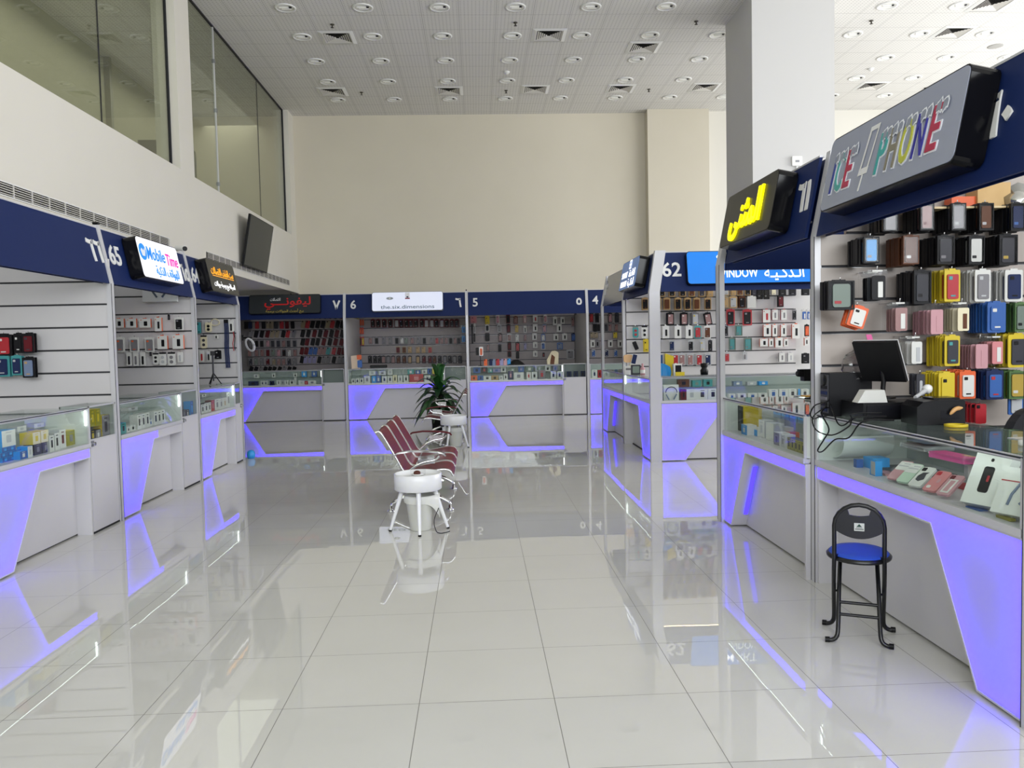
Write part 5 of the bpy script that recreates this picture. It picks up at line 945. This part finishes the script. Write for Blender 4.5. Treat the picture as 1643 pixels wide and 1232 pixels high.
def crow(side, conv, items, base, d, where, lvl, cy0, hdef, dep=.07, only=None):
    ox, oy, s = conv
    for i, it in enumerate(sorted(items)):
        x, w, h, c0, c2 = it[:5]; c1 = it[5] if len(it) > 5 else c0
        cbox(side, ox+x*s, oy+cy0*s, w*s, (h or hdef)*s, base, d, (c0, c1, c2), f'{PAL[c0][0]} box, {OR[i]} from left {lvl}, case of {where}', dep, f'boxes in the display case of {where}')
crow('F', c6, [(90, 40, 58, 'w', 'k'), (140, 45, 60, 'w', 'n'), (192, 50, 62, 'w', 'n'), (262, 75, 88, 'w', 'g'), (345, 50, 85, 'lb', 'w'), (402, 60, 88, 'b', 'w'), (475, 60, 80, 'w', 'n'), (545, 60, 82, 'w', 'n'), (606, 50, 92, 'cr', 'k'), (670, 56, 84, 'w', 'g'), (742, 58, 86, 'w', 'k'), (870, 170, 96, 'r', 'sa'), (1008, 76, 78, 'w', 'n'), (1095, 60, 80, 'br', 'o')], DK, .12, 'far white sign stall', 'on the lower deck', 980, 80)
crow('F', c6, [(325, 80, 60, 'w', 'lg'), (450, 90, 50, 'w', 'g'), (545, 60, 70, 'w', 'lg'), (800, 80, 60, 'te', 'w'), (890, 60, 50, 'b', 'w'), (970, 66, 55, 'w', 'g'), (1032, 44, 74, 'b', 'n'), (1115, 92, 84, 'y', 'gr')], SH, .34, 'far white sign stall', 'on the glass shelf', 905, 55)
crow('F', c5, [(115, 75, 62, 'o', 'br'), (195, 62, 58, 'b', 'n'), (275, 90, 52, 'w', 'k'), (365, 84, 56, 'tan', 'k'), (440, 44, 50, 'w', 'g'), (495, 45, 72, 'w', 'k'), (555, 62, 108, 'n', 'pk', 'w'), (652, 118, 86, 'w', 'g'), (772, 54, 86, 'w', 'r'), (840, 68, 86, 'w', 'k'), (930, 84, 108, 'g', 'r'), (1068, 66, 88, 'w', 'n'), (1142, 64, 88, 'w', 'dg')], DK, .12, 'signless far stall', 'on the lower deck', 905, 80)
crow('F', c5, [(150, 88, 76, 'b', 'n'), (240, 70, 66, 'dg', 'r'), (315, 55, 50, 'te', 'w'), (385, 100, 50, 'lav', 'b'), (468, 60, 66, 'w', 'k'), (580, 70, 50, 'gn', 'w'), (680, 70, 76, 'b', 'lav'), (780, 88, 66, 'gn', 'w'), (880, 66, 68, 'lg', 'gn'), (1000, 66, 70, 'w', 'k'), (1090, 56, 70, 'lav', 'b')], SH, .34, 'signless far stall', 'on the glass shelf', 830, 60)
crow('F', c7, [(200, 120, 56, 'n', 'k'), (316, 42, 58, 'w', 'n'), (358, 40, 58, 'w', 'n'), (430, 50, 52, 'n', 'k'), (515, 50, 62, 'w', 'g'), (566, 48, 62, 'lg', 'g'), (614, 46, 60, 'w', 'g'), (680, 56, 60, 'w', 'k'), (722, 24, 90, 'w', 'lg'), (800, 76, 50, 'w', 'lg'), (856, 40, 42, 'r', 'sa'), (930, 100, 48, 'w', 'g')], DK, .12, 'red sign stall', 'on the lower deck', 1020, 55)
crow('F', c7, [(240, 60, 44, 'w', 'g'), (455, 40, 50, 'w', 'k'), (722, 46, 46, 'w', 'k'), (832, 62, 80, 'lb', 'w'), (955, 62, 84, 'b', 'w')], SH, .34, 'red sign stall', 'on the glass shelf', 950, 50)
for i, x in enumerate((1255, 1335, 1420)): cbox('F', c5[0]+x*c5[2], c5[1]+880*c5[2], 58*c5[2], 78*c5[2], .815, .1, ('n', 'w', 'k'), f'navy phone on a white stand, {OR[i]} in the gate glass of signless far stall', .05, 'phones in the gate glass of signless far stall', 'display_phone')
crow('F', c5, [(1560, 62, 96, 'w', 'n'), (1622, 42, 92, 'r', 'k')], DK, .12, 'far right corner stall', 'on the lower deck', 870, 90)
# phone dummies, bags on the counter of signless far stall and 6
for i, (x, col) in enumerate(((255, 'o'), (318, 'n'), (350, 'gb'), (400, 'r'), (446, 'lav'), (490, 'pk'), (535, 'lb'))):
    p = onY(c5[0]+x*c5[2], 583, YFF+.15); put('case', .072, .15, (col, 'k'), (p.x, YFF+.15, 1.114+.072), (math.radians(-14), 0, 0), f'{PAL[col][0]} phone standing on the counter of signless far stall', 'phones on the counter of signless far stall', name='display_phone')
tag(MB().sheet([[(x, .2*math.sin(.5*a), z) for a in range(7) for z in [max(.0, .11*math.sin(math.pi*a/6)*(1-(x/.2)**2))]] for x in [-.19+.038*i for i in range(11)]], C('k'), .004).build('black_bag', None, (onY(828, 583, YFF+.2).x, YFF+.05, 1.118)), 'slumped black bag on the counter of signless far stall', 'bag')
t = thing('shopping_bag', 'cream shopping bag with brown print on the counter of signless far stall', 'bag', (onY(887, 583, YFF+.2).x, YFF+.25, 1.114))
MB().prism([(-.12, 0), (.12, 0), (.135, .25), (.06, .30), (-.02, .29), (-.13, .10)], -.05, .05, noisy('cream_paper', '#cfc4aa', '#c0b397', 9., .7)).build('bag', t); MB().prism([(-.06, .0), (.03, .0), (.05, .16), (-.02, .22), (-.05, .1)], -.054, -.05, C('br')).build('print', t)
t = thing('phone_stand', 'white and orange phone mock up on a stand at the left of signless far stall', 'stand', (onY(771, 583, YFF+.2).x, YFF+.28, 1.114))
MB().tube([(0, 0, 0), (0, 0, .22)], .008, DARK, 8).lathe([(.001, 0), (.05, 0), (.05, .01), (.001, .012)], DARK, (0, 0, 0), 14).build('stand', t); MB().prism(rrect(.09, .20, .02, .02, .32), -.012, 0, WHITE).prism(rrect(.05, .15, .02, .02, .31), -.016, -.012, C('o')).build('phone_mock_up', t); MB().prism(rrect(.08, .17, .02, -.06, .32), .01, .02, BLACK).build('card', t)
t = thing('case_stand', 'cream and orange card stand on the left of the far white sign stall counter', 'stand', (onY(572, 588, YFF+.2).x, YFF+.25, 1.114))
MB().prism([(-.11, 0), (.08, 0), (.05, .30), (-.12, .28)], -.02, .02, M('#d9c2ae', .6)).build('card', t); MB().prism(rrect(.10, .16, .02, .07, .10), -.04, -.02, C('b')).build('phone_case', t); MB().prism(rrect(.10, .10, .02, .06, .25), -.03, .0, C('o')).build('orange_pack', t)
tag(MB().prism(rrect(.36, .07, .02, 0, .035), -.08, .08, BLACK).build('black_tray', None, (onY(607, 588, YFF+.2).x, YFF+.25, 1.114)), 'black tray on the counter of far white sign stall', 'tray')
# --- island blue sign stall
i5 = (1140, 590, .13804)
def ib(cx, cy, w, h, base, d, cols, label, dep=.08, **k): return cbox('I', cx, cy, w, h, base, d, cols, label, dep, 'boxes in the display case of blue sign stall', **k)
ib(1077, 626, 24, 25, DK, .06, ('w', 'w', 'w'), 'white box with neckband headphones picture under the wide blue sign')
p = onY(1077, 630, YI+.055); t = tag(MB().tube([(.075*math.cos(math.pi*i/12), 0, .02+.075*math.sin(math.pi*i/12)) for i in range(13)], .006, C('dg'), 6).tube([(-.07, 0, 0), (-.03, 0, -.07)], .009, C('gb'), 6).tube([(.07, 0, 0), (.03, 0, -.07)], .009, C('gb'), 6).build('neckband_headphones', None, (p.x, YI+.045, DK+.085)), 'grey neckband headphones in front of the white box under the wide blue sign', 'headphones')
for i, (cx, w, h, cs, s_) in enumerate(((1097, 9, 17, ('dr', 'dr', 'k'), 'dark red box beside the headphone box'), (1110, 17, 17, ('w', 'w', 'lg'), 'white box with a cable picture'), (1127, 17, 17, ('w', 'w', 'dg'), 'white box with a dark phone picture'), (1144, 16, 17, ('w', 'w', 'k'), 'white box partly behind the corner post'))): ib(cx, 630, w, h, DK, .08, cs, s_ + ', case of blue sign stall')
for i, (x, w, h, c2) in enumerate(((250, 74, 60, 'b'), (365, 100, 60, 'dg'), (490, 110, 60, 'b'), (608, 108, 60, 'dg'), (732, 108, 100, 'b'), (850, 108, 100, 'b'), (955, 96, 100, 'dg'), (1030, 26, 100, 'lb'), (1098, 92, 95, 'dg'))): ib(i5[0]+x*i5[2], 622, w*i5[2], h*i5[2], DK, .07, ('lb' if c2 == 'lb' else 'w', 'w', c2), f'{"bright blue" if c2 == "lb" else "white"} box, {OR[i]} from left through yellow sign stall, case of blue sign stall')
for i, (cx, w, h, c0, c2) in enumerate(((1097, 18, 12, 'br', 'k'), (1118, 14, 10, 'te', 'gn'), (1136, 14, 11, 'te', 'k'), (1184, 14, 7, 'gb', 'w'), (1206, 14, 6, 'lg', 'w'), (1225, 14, 6, 'lb', 'w'))): ib(cx, 608, w, h, SH, .3, (c0, c0, c2), f'{PAL[c0][0]} box, {OR[i]} from left on the glass shelf, case of blue sign stall')
ZI = 1.111
def it(name, cx, d, mb, label, cat, parts=()):
    p = onY(cx, 600, YI+d); o = tag(mb.build(name, None, (p.x, YI+d, ZI)), label, cat)
    for n, m in parts: m.build(n, o)
it('blue_bag', 1062, .3, MB().sheet([[(-.11+.22*j/8+.01*math.sin(i), .05*math.sin(math.pi*j/8)+.01*math.sin(3*j), .17*i/4*(1-.3*(abs(j-4)/4)**2)) for j in range(9)] for i in range(5)], C('lb', .3), .01), 'crumpled bright blue bag on the counter under the wide blue sign', 'bag')
it('yellow_bag', 1074, .4, MB().prism([(-.045, 0), (.05, 0), (.055, .26), (-.06, .30), (-.06, .2)], -.03, .03, C('y')), 'tall yellow bag on the counter under the wide blue sign', 'bag')
it('tall_box', 1065, .46, MB().box(-.07, .04, -.03, .03, 0, .30, C('w')).box(-.05, -.02, -.031, -.03, .05, .28, C('b')).box(.0, .02, -.031, -.03, .05, .28, C('b')), 'tall white and blue box behind the blue bag', 'box')
it('speaker_box', 1086, .3, MB().box(-.05, .06, -.04, .04, 0, .16, C('w')).box(-.03, .05, -.041, -.04, .04, .14, C('k')).box(-.03, .09, -.06, -.042, 0, .05, C('y')), 'white black and yellow box right of the yellow bag', 'box')
it('desk_speaker', 1130, .4, MB().lathe([(.001, 0), (.05, 0), (.055, .06), (.035, .09), (.05, .12), (.05, .15), (.001, .16)], BLACK, n=16), 'small black stand on the counter of blue sign stall left of the foreground post', 'stand')
# island side counter goods
for nm, u, v, y, mb, lab, cat in (('price_card', 1009, 590, 11.9, MB().box(-.07, .07, -.02, .02, 0, .13, C('w')).box(-.05, .05, -.021, -.02, .07, .1, C('g')), 'white card holder on the island side counter', 'card'),
    ('small_screen', 1020, 590, 11.75, MB().prism(rrect(.14, .15, .01, 0, .075), -.02, .02, C('dg')).prism(rrect(.10, .1, .01, 0, .08), -.022, -.02, C('gn')), 'small dark screen on the island side counter', 'screen'),
    ('pink_bottle', 1031, 590, 11.6, MB().lathe([(.001, 0), (.035, 0), (.035, .1), (.015, .13), (.015, .17), (.001, .17)], C('pk'), n=16).lathe([(.036, .03), (.036, .08)], C('w'), n=16), 'pink and white bottle on the island side counter', 'bottle')):
    p = onY(u, v, y); tag(mb.build(nm, None, (p.x, y, 1.086)), lab, cat)
t = thing('phone_mock_up', 'wooden hand holding a blue phone mock up on the island', 'display', (onY(1011, 580, 11.98).x, 11.98, 1.086)); MB().tube([(0, 0, 0), (0, 0, .16)], .012, C('cr'), 8).prism(rrect(.14, .12, .04, -.03, .24), -.02, .02, M('#d9b184', .5)).build('hand', t); MB().prism(rrect(.075, .155, .012), -.012, 0, WHITE).prism(rrect(.066, .14, .008), -.014, -.012, C('n')).build('phone', t, (.055, -.03, .23), (0, math.radians(14), 0))
# --- yellow sign stall case
def rb(cx, cy, w, h, base, d, cols, label, dep=.08, **k): return cbox('R', cx, cy, w, h, base, d, cols, label, dep, 'boxes in the display case of yellow sign stall', **k)
for i, (cx, w, cs, s_) in enumerate(((1163, 10, ('k', 'k', 'dg'), 'tall black box at the left end'), (1175, 9, ('k', 'y', 'dg'), 'tall black box with yellow edge, left end'), (1188, 9, ('k', 'y', 'dg'), 'tall yellow edged black box, second from left end'))): rb(cx, 668, w, 40, DK, .06+.02*i, cs, s_ + ' of the yellow sign stall case', .16)
rb(1194, 684, 9, 16, DK, .04, ('lb', 'w', 'w'), 'small blue and white box low in the yellow sign stall case'); rb(1207, 686, 16, 10, DK, .10, ('lb', 'w', 'w'), 'flat blue box in the yellow sign stall case', .1)
rb(1222, 684, 9, 27, DK, .12, ('w', 'lg', 'lg'), 'tall white box, left of a pair in the yellow sign stall case'); rb(1235, 688, 12, 28, DK, .10, ('w', 'lg', 'w'), 'tall white box, right of a pair in the yellow sign stall case')
rb(1252, 690, 10, 20, DK, .2, ('w', 'w', 'lg'), 'short white box behind the pair in the yellow sign stall case'); rb(1246, 700, 9, 20, DK, .05, ('g', 'w', 'dg'), 'small grey and white box at the front of the yellow sign stall case'); rb(1256, 702, 6, 20, DK, .05, ('lg', 'w', 'g'), 'narrow white box at the front of the yellow sign stall case')
for i in range(6): rb(1266+5.6*i, 706, 5.2, 19, DK, .05, ('ol', 'dg', 'k'), f'small black and olive box, {OR[i]} in a row of six, yellow sign stall case', .06)
rb(1262, 690, 8, 14, DK, .22, ('r', 'o', 'w'), 'red and orange box behind the small row in the yellow sign stall case')
for i in range(5): rb(1247+13*i, 668, 12, 11, SH, .3, ('lb', 'b', 'b'), f'bright blue box, {OR[i]} from left on the glass shelf, yellow sign stall case', .12)
# --- grey sign stall case
def zb(name, u, v, d, mb, label, cat, z=DK, rot=None):
    p = onX(u, v, XR+.02+d); o = tag(mb.build(name, None, (XR+.02+d, p.y, z), rot or (0, 0, R_RIGHT)), label, cat); return o
rows = []
for i in range(13):
    a = math.pi*.62*i/12; rows.append([(-.17+.17*math.sin(a)*1.0, y_, .012+.20*(1-math.cos(a))*.55) for y_ in (-.16, .16)])
t = tag(MB().sheet(rows, M('#e0e6e4', .4), .002).build('curled_poster', None, (2.42, 4.86, DK+.004), (0, 0, R_RIGHT)), 'curled white poster at the left end of the right foreground case', 'poster')
tag(MB().box(-.2, .2, 0, .30, 0, .012, M('#4d5158', .5)).build('dark_board', None, (2.34, 4.50, DK), (0, 0, R_RIGHT)), 'dark grey board lying in the right foreground case', 'board')
t = thing('tablet_box', 'pale grey tablet lying on the glass shelf of the foreground case', 'tablet', (2.55, 4.45, SH), R_RIGHT); MB().prism(rrect(.26, .18, .012), 0, .02, C('lg')).build('body', t, None, (math.radians(-90), 0, 0)); bx(-.11, .11, -.07, .07, .0202, .021, C('gb')).build('screen', t)
t = tag(MB().prism(rrect(.30, .10, .012), 0, .03, C('hp')).prism(rrect(.08, .03, .005, .07, .03), -.001, .031, M('#caa982')).build('pink_case', None, (2.48, 4.07, SH), (math.radians(-90), 0, R_RIGHT+.05)), 'hot pink case lying on the glass shelf of the foreground case', 'case')
zb('product_box', 1393, 740, .16, MB().box(-.06, .06, 0, .1, 0, .065, C('lb')), 'bright blue box, rear one at the left of the foreground case', 'box'); zb('product_box', 1400, 748, .06, MB().box(-.032, .032, 0, .04, 0, .085, C('lb')).box(-.018, .03, -.001, 0, .005, .08, C('lg')), 'bright blue box with grey front, foreground case', 'box')
zb('product_box', 1372, 742, .10, MB().box(-.02, .02, 0, .04, 0, .05, C('b')), 'tiny blue box leftmost in the foreground case', 'box'); zb('pink_folder', 1412, 752, .12, MB().box(-.06, .06, 0, .08, 0, .012, C('pk')), 'flat pink item behind the leaning phone cases', 'case')
LN = math.radians(-58)
def phone(u, v, d, cols, label, art=None, w=.075, h=.155):
    p = onX(u, v, XR+.02+d); t = put('case', w, h, cols, (XR+.02+d+.075, p.y, DK+.052), (LN, 0, R_RIGHT+.42), label, None, name='phone_case')
    if art: art.build('print', t)
    return t
phone(1424, 752, .04, ('pk', 'w'), 'white over pink phone case, leftmost of the leaning ones', MB().prism(rrect(.07, .07, .008, 0, .035), -.0135, -.012, C('w')).box(-.03, .03, -.0138, -.0135, .03, .04, C('lg')).box(-.03, .03, -.0138, -.0135, .05, .058, C('lg')))
phone(1439, 757, .04, ('mi', 'w'), 'white over mint phone case, second of the leaning ones', MB().prism(rrect(.07, .07, .008, 0, .035), -.0135, -.012, C('w')).box(-.03, .03, -.0138, -.0135, .03, .04, C('lg')).box(-.03, .03, -.0138, -.0135, .05, .058, C('lg')))
phone(1458, 764, .04, ('w', 'k'), 'white phone case with a dark print, middle of the leaning ones', MB().prism([(-.02, -.03), (.0, -.04), (.022, -.02), (.012, .02), (.02, .035), (-.01, .03), (-.024, .0)], -.0135, -.012, C('dg')))
phone(1481, 772, .04, ('sa', 'r'), 'salmon phone case leaning right of the white one', MB().prism(rrect(.02, .02, .006, -.015, -.05), -.014, -.012, C('w')).prism(rrect(.014, .03, .006, .01, .0), -.014, -.012, C('pk')))
phone(1502, 782, .04, ('pk', 'dr'), 'pink patterned phone case, rightmost of the leaning ones', MB().box(-.02, .02, -.0135, -.012, -.06, .04, C('w')).box(-.012, .012, -.014, -.0135, -.05, .03, C('pk')), .07, .15)
tag(MB().prism(rrect(.12, .03, .006), 0, .03, C('r')).build('red_case', None, onX(1540, 760, XR+.30), (0, 0, R_RIGHT)), 'red case lying behind the leaning phone cases', 'case').location.z = DK+.016
def big(u, v, d, w, h, label, art, cat='box', ln=-28, dep=.06, yaw=.36):
    p = onX(u, v, XR+.02+d); o = MB().box(-w/2, w/2, 0, dep, 0, h, M('#e4e6e3', .3)).build('product_box', None, (XR+.02+d, p.y, DK+dep*math.sin(math.radians(-ln))+.001), (math.radians(ln), 0, R_RIGHT+yaw)); tag(o, label, cat); art.build('print', o)
big(1568, 800, .05, .17, .255, 'white box with black pill speaker picture leaning in the foreground case', MB().prism(rrect(.05, .125, .012, .0, .12), -.0015, 0, C('k')).prism(rrect(.012, .03, .004, .008, .125), -.002, -.0015, C('r')).prism(rrect(.014, .016, .006, .0, .215), -.0015, 0, C('k')))
big(1622, 812, .05, .19, .21, 'white box with neckband headphones picture at the right edge', MB().tube([(-.03, -.001, .04), (-.025, -.001, .09), (0, -.001, .15), (.03, -.001, .19)], .006, C('gb'), 6).tube([(.02, -.001, .05), (.05, -.001, .09), (.07, -.001, .12)], .007, C('gb'), 6).box(-.09, .09, -.0015, 0, .145, .15, C('r')))
for i, (u, w) in enumerate(((1556, .09), (1580, .1), (1605, .1), (1632, .09))):
    p = onX(u, 735, XR+.36); tag(MB().box(-w/2, w/2, 0, .12, 0, .12, C('w')).box(-w/2+.004, -w/2+.03, -.001, 0, .01, .11, C('lg')).box(w/2, w/2+.001, .03, .1, .02, .1, C('dg')).build('product_box', None, (XR+.36, p.y, DK), (0, 0, R_RIGHT)), f'white box with dark side, {OR[i]} in the rear row of the foreground case', 'box', 'rear white boxes of the foreground case')
zb('green_stick', 1610, 828, .05, MB().prism(rrect(.10, .014, .006, 0, .007), 0, .02, C('ol')), 'small green stick at the front right of the foreground case', 'stick')
zb('blue_card', 1560, 815, .05, MB().box(-.05, .05, 0, .04, 0, .006, C('b')), 'flat blue card under the white speaker box', 'card')
# --- far white sign stall6, 65, 64 cases
l66 = (0, 600, .14609)
def lb(conv, x, y, w, h, base, d, cols, label, dep=.08, st='nearest left stall', **k):
    return cbox('L', conv[0]+x*conv[2], conv[1]+y*conv[2], w*conv[2], h*conv[2], base, d, cols, label, dep, f'boxes in the display case of {st}', **k)
z1 = DK
for r_, n in enumerate((3, 3, 2)):
    zt = z1
    for c_ in range(n): zt = lb(l66, 60+78*c_-(20 if r_ == 1 else 0), 900, 74, 52, z1, .10, ('b', 'lb', 'lb'), f'flat blue box, {("bottom", "middle", "top")[r_]} layer, {OR[c_]} from left, nearest left case', .10)
    z1 = zt+.001
lb(l66, 95, 710, 150, 180, z1, .10, ('w', 'lb', 'lg'), 'white fronted bright blue box on top of the flat blue boxes', .12)
lb(l66, 258, 885, 76, 90, DK, .05, ('b', 'lb', 'w'), 'blue box with white mark at the front of the nearest left case', .05); lb(l66, 332, 860, 54, 124, DK, .05, ('w', 'lb', 'lg'), 'narrow white fronted blue box in the nearest left case')
za = lb(l66, 418, 850, 84, 120, DK, .08, ('dg', 'k', 'g'), 'dark box, left one under the cream boxes', .08); zb2 = lb(l66, 505, 840, 82, 120, DK, .08, ('dg', 'k', 'g'), 'dark box, right one under the cream boxes', .08)
for i, (x, zz, s_) in enumerate(((402, za, 'left'), (492, zb2, 'right'))):
    cbox('L', x*l66[2], 600+710*l66[2], 84*l66[2], 130*l66[2], zz+.001, .07, ('cr', 'y', 'y'), f'cream and yellow box with a black handle, {s_} one on the dark boxes', .1, 'boxes in the display case of nearest left stall')
lb(l66, 570, 770, 52, 180, DK, .06, ('w', 'lg', 'k'), 'slim white box with black picture, nearest left case'); lb(l66, 628, 760, 54, 190, DK, .07, ('w', 'lg', 'k'), 'slim white box with earphone picture, nearest left case'); lb(l66, 690, 730, 70, 205, DK, .09, ('w', 'lg', 'dr'), 'white box with red and black picture, nearest left case'); lb(l66, 782, 725, 100, 165, DK, .12, ('ol', 'y', 'g'), 'olive box at the right end of the nearest left case')
lb(l66, 240, 625, 100, 60, SH, .34, ('w', 'lg', 'lg'), 'white box on the glass shelf, left one in the nearest left case'); lb(l66, 430, 585, 110, 50, SH, .36, ('w', 'lg', 'lg'), 'white box on the glass shelf, middle one in the nearest left case'); lb(l66, 550, 570, 90, 70, SH, .36, ('w', 'lg', 'lg'), 'white box on the glass shelf, right one in the nearest left case')
def gb(conv, x, y, w, h, base, cols, label): cbox('L', conv[0]+x*conv[2], conv[1]+y*conv[2], w*conv[2], h*conv[2], base, .05, cols, label, .08, 'boxes in the left counter gates')
gb(l66, 1018, 640, 56, 120, .802, ('dg', 'g', 'y'), 'dark box low in the nearest left gate glass'); gb(l66, 1078, 620, 56, 110, .802, ('g', 'dg', 'w'), 'grey box low in the nearest left gate glass'); gb(l66, 1160, 520, 84, 250, .802, ('g', 'y', 'dg'), 'tall grey and yellow box, right in the nearest left gate glass')
gb(l66, 1016, 480, 52, 190, .93, ('ol', 'y', 'y'), 'tall yellow box, left in the nearest left gate glass'); gb(l66, 1076, 470, 56, 190, .925, ('ol', 'y', 'y'), 'tall yellow box, second in the nearest left gate glass')
l65 = (180, 600, .1339)
def l5(x, y, w, h, base, d, cols, label, dep=.08, **k): return lb(l65, x, y, w, h, base, d, cols, label, dep, 'pink and amber sign stalls', **k)
l5(135, 655, 64, 130, DK, .06, ('te', 'lb', 'k'), 'teal box with dark window, left end of the pink sign stall case'); l5(195, 650, 40, 60, DK, .08, ('w', 'w', 'k'), 'small white box beside the teal box'); l5(250, 645, 60, 70, DK, .08, ('w', 'w', 'k'), 'white box with dark dots, pink sign stall case')
for i, x in enumerate((325, 375, 425)): l5(x, 560, 46, 175, DK, .08, ('w', 'w', 'dg'), f'white box with long dark window, {OR[i]} of the left three, pink sign stall case')
for i, x in enumerate((522, 566, 610)): l5(x, 515, 42, 165, DK, .08, ('w', 'w', 'n' if i == 0 else 'dg'), f'white box with long dark window, {OR[i]} of the right three, pink sign stall case')
l5(462, 570, 36, 80, DK, .10, ('w', 'b', 'b'), 'white and blue box between the two sets of three, pink sign stall case')
for i in range(2): l5(665+45*i, 505, 60, 120, DK, .10, ('w', 'lg', 'lg'), f'white box leaning back, {("left", "right")[i]} one at the end of the pink sign stall case', .03, lean=math.radians(-35))
l5(250, 420, 110, 36, SH, .34, ('lg', 'w', 'g'), 'flat pale box on the glass shelf of the pink sign stall case')
gb(l65, 862, 470, 44, 100, .802, ('dg', 'k', 'g'), 'dark box in the gate glass of pink sign stall'); gb(l65, 905, 475, 36, 90, .802, ('k', 'dg', 'w'), 'black box with a white figure in the gate glass of pink sign stall'); gb(l65, 955, 405, 36, 180, .802, ('b', 'lb', 'lb'), 'tall blue box in the gate glass of pink sign stall')
for i, (x, y, w, h, cs, s_) in enumerate(((1085, 410, 42, 110, ('w', 'dg', 'dg'), 'white box with dark stripe, first'), (1128, 400, 42, 115, ('w', 'dg', 'dg'), 'white box with dark stripe, second'), (1168, 390, 34, 115, ('w', 'dg', 'dg'), 'white box with dark stripe, third'), (1206, 365, 38, 130, ('r', 'dr', 'sa'), 'red box'), (1258, 350, 56, 130, ('w', 'lg', 'g'), 'white box with dots, left'), (1308, 340, 46, 125, ('w', 'lg', 'g'), 'white box with dots, middle'), (1352, 330, 44, 125, ('w', 'lg', 'tan'), 'white box with a tan picture'), (1394, 295, 44, 180, ('w', 'lg', 'g'), 'tall white box'), (1440, 280, 42, 185, ('dr', 'k', 'o'), 'tall dark red and black box'))): l5(x, y, w, h, DK, .07, cs, s_ + ' in the amber sign stall case')
l5(1100, 250, 50, 30, SH, .34, ('w', 'lg', 'k'), 'small white box on the glass shelf of amber sign stall'); l5(1200, 235, 80, 36, SH, .34, ('lg', 'w', 'g'), 'flat pale box on the glass shelf of amber sign stall')
# --- floor item
tag(MB().lathe([(.001, 0), (.05, 0), (.06, .05), (.05, .1), (.02, .12), (.001, .12)], C('lb'), n=18).build('blue_bottle', None, (-3.33, 11.78, 0)), 'bright blue bottle on the floor behind the last left post', 'bottle')
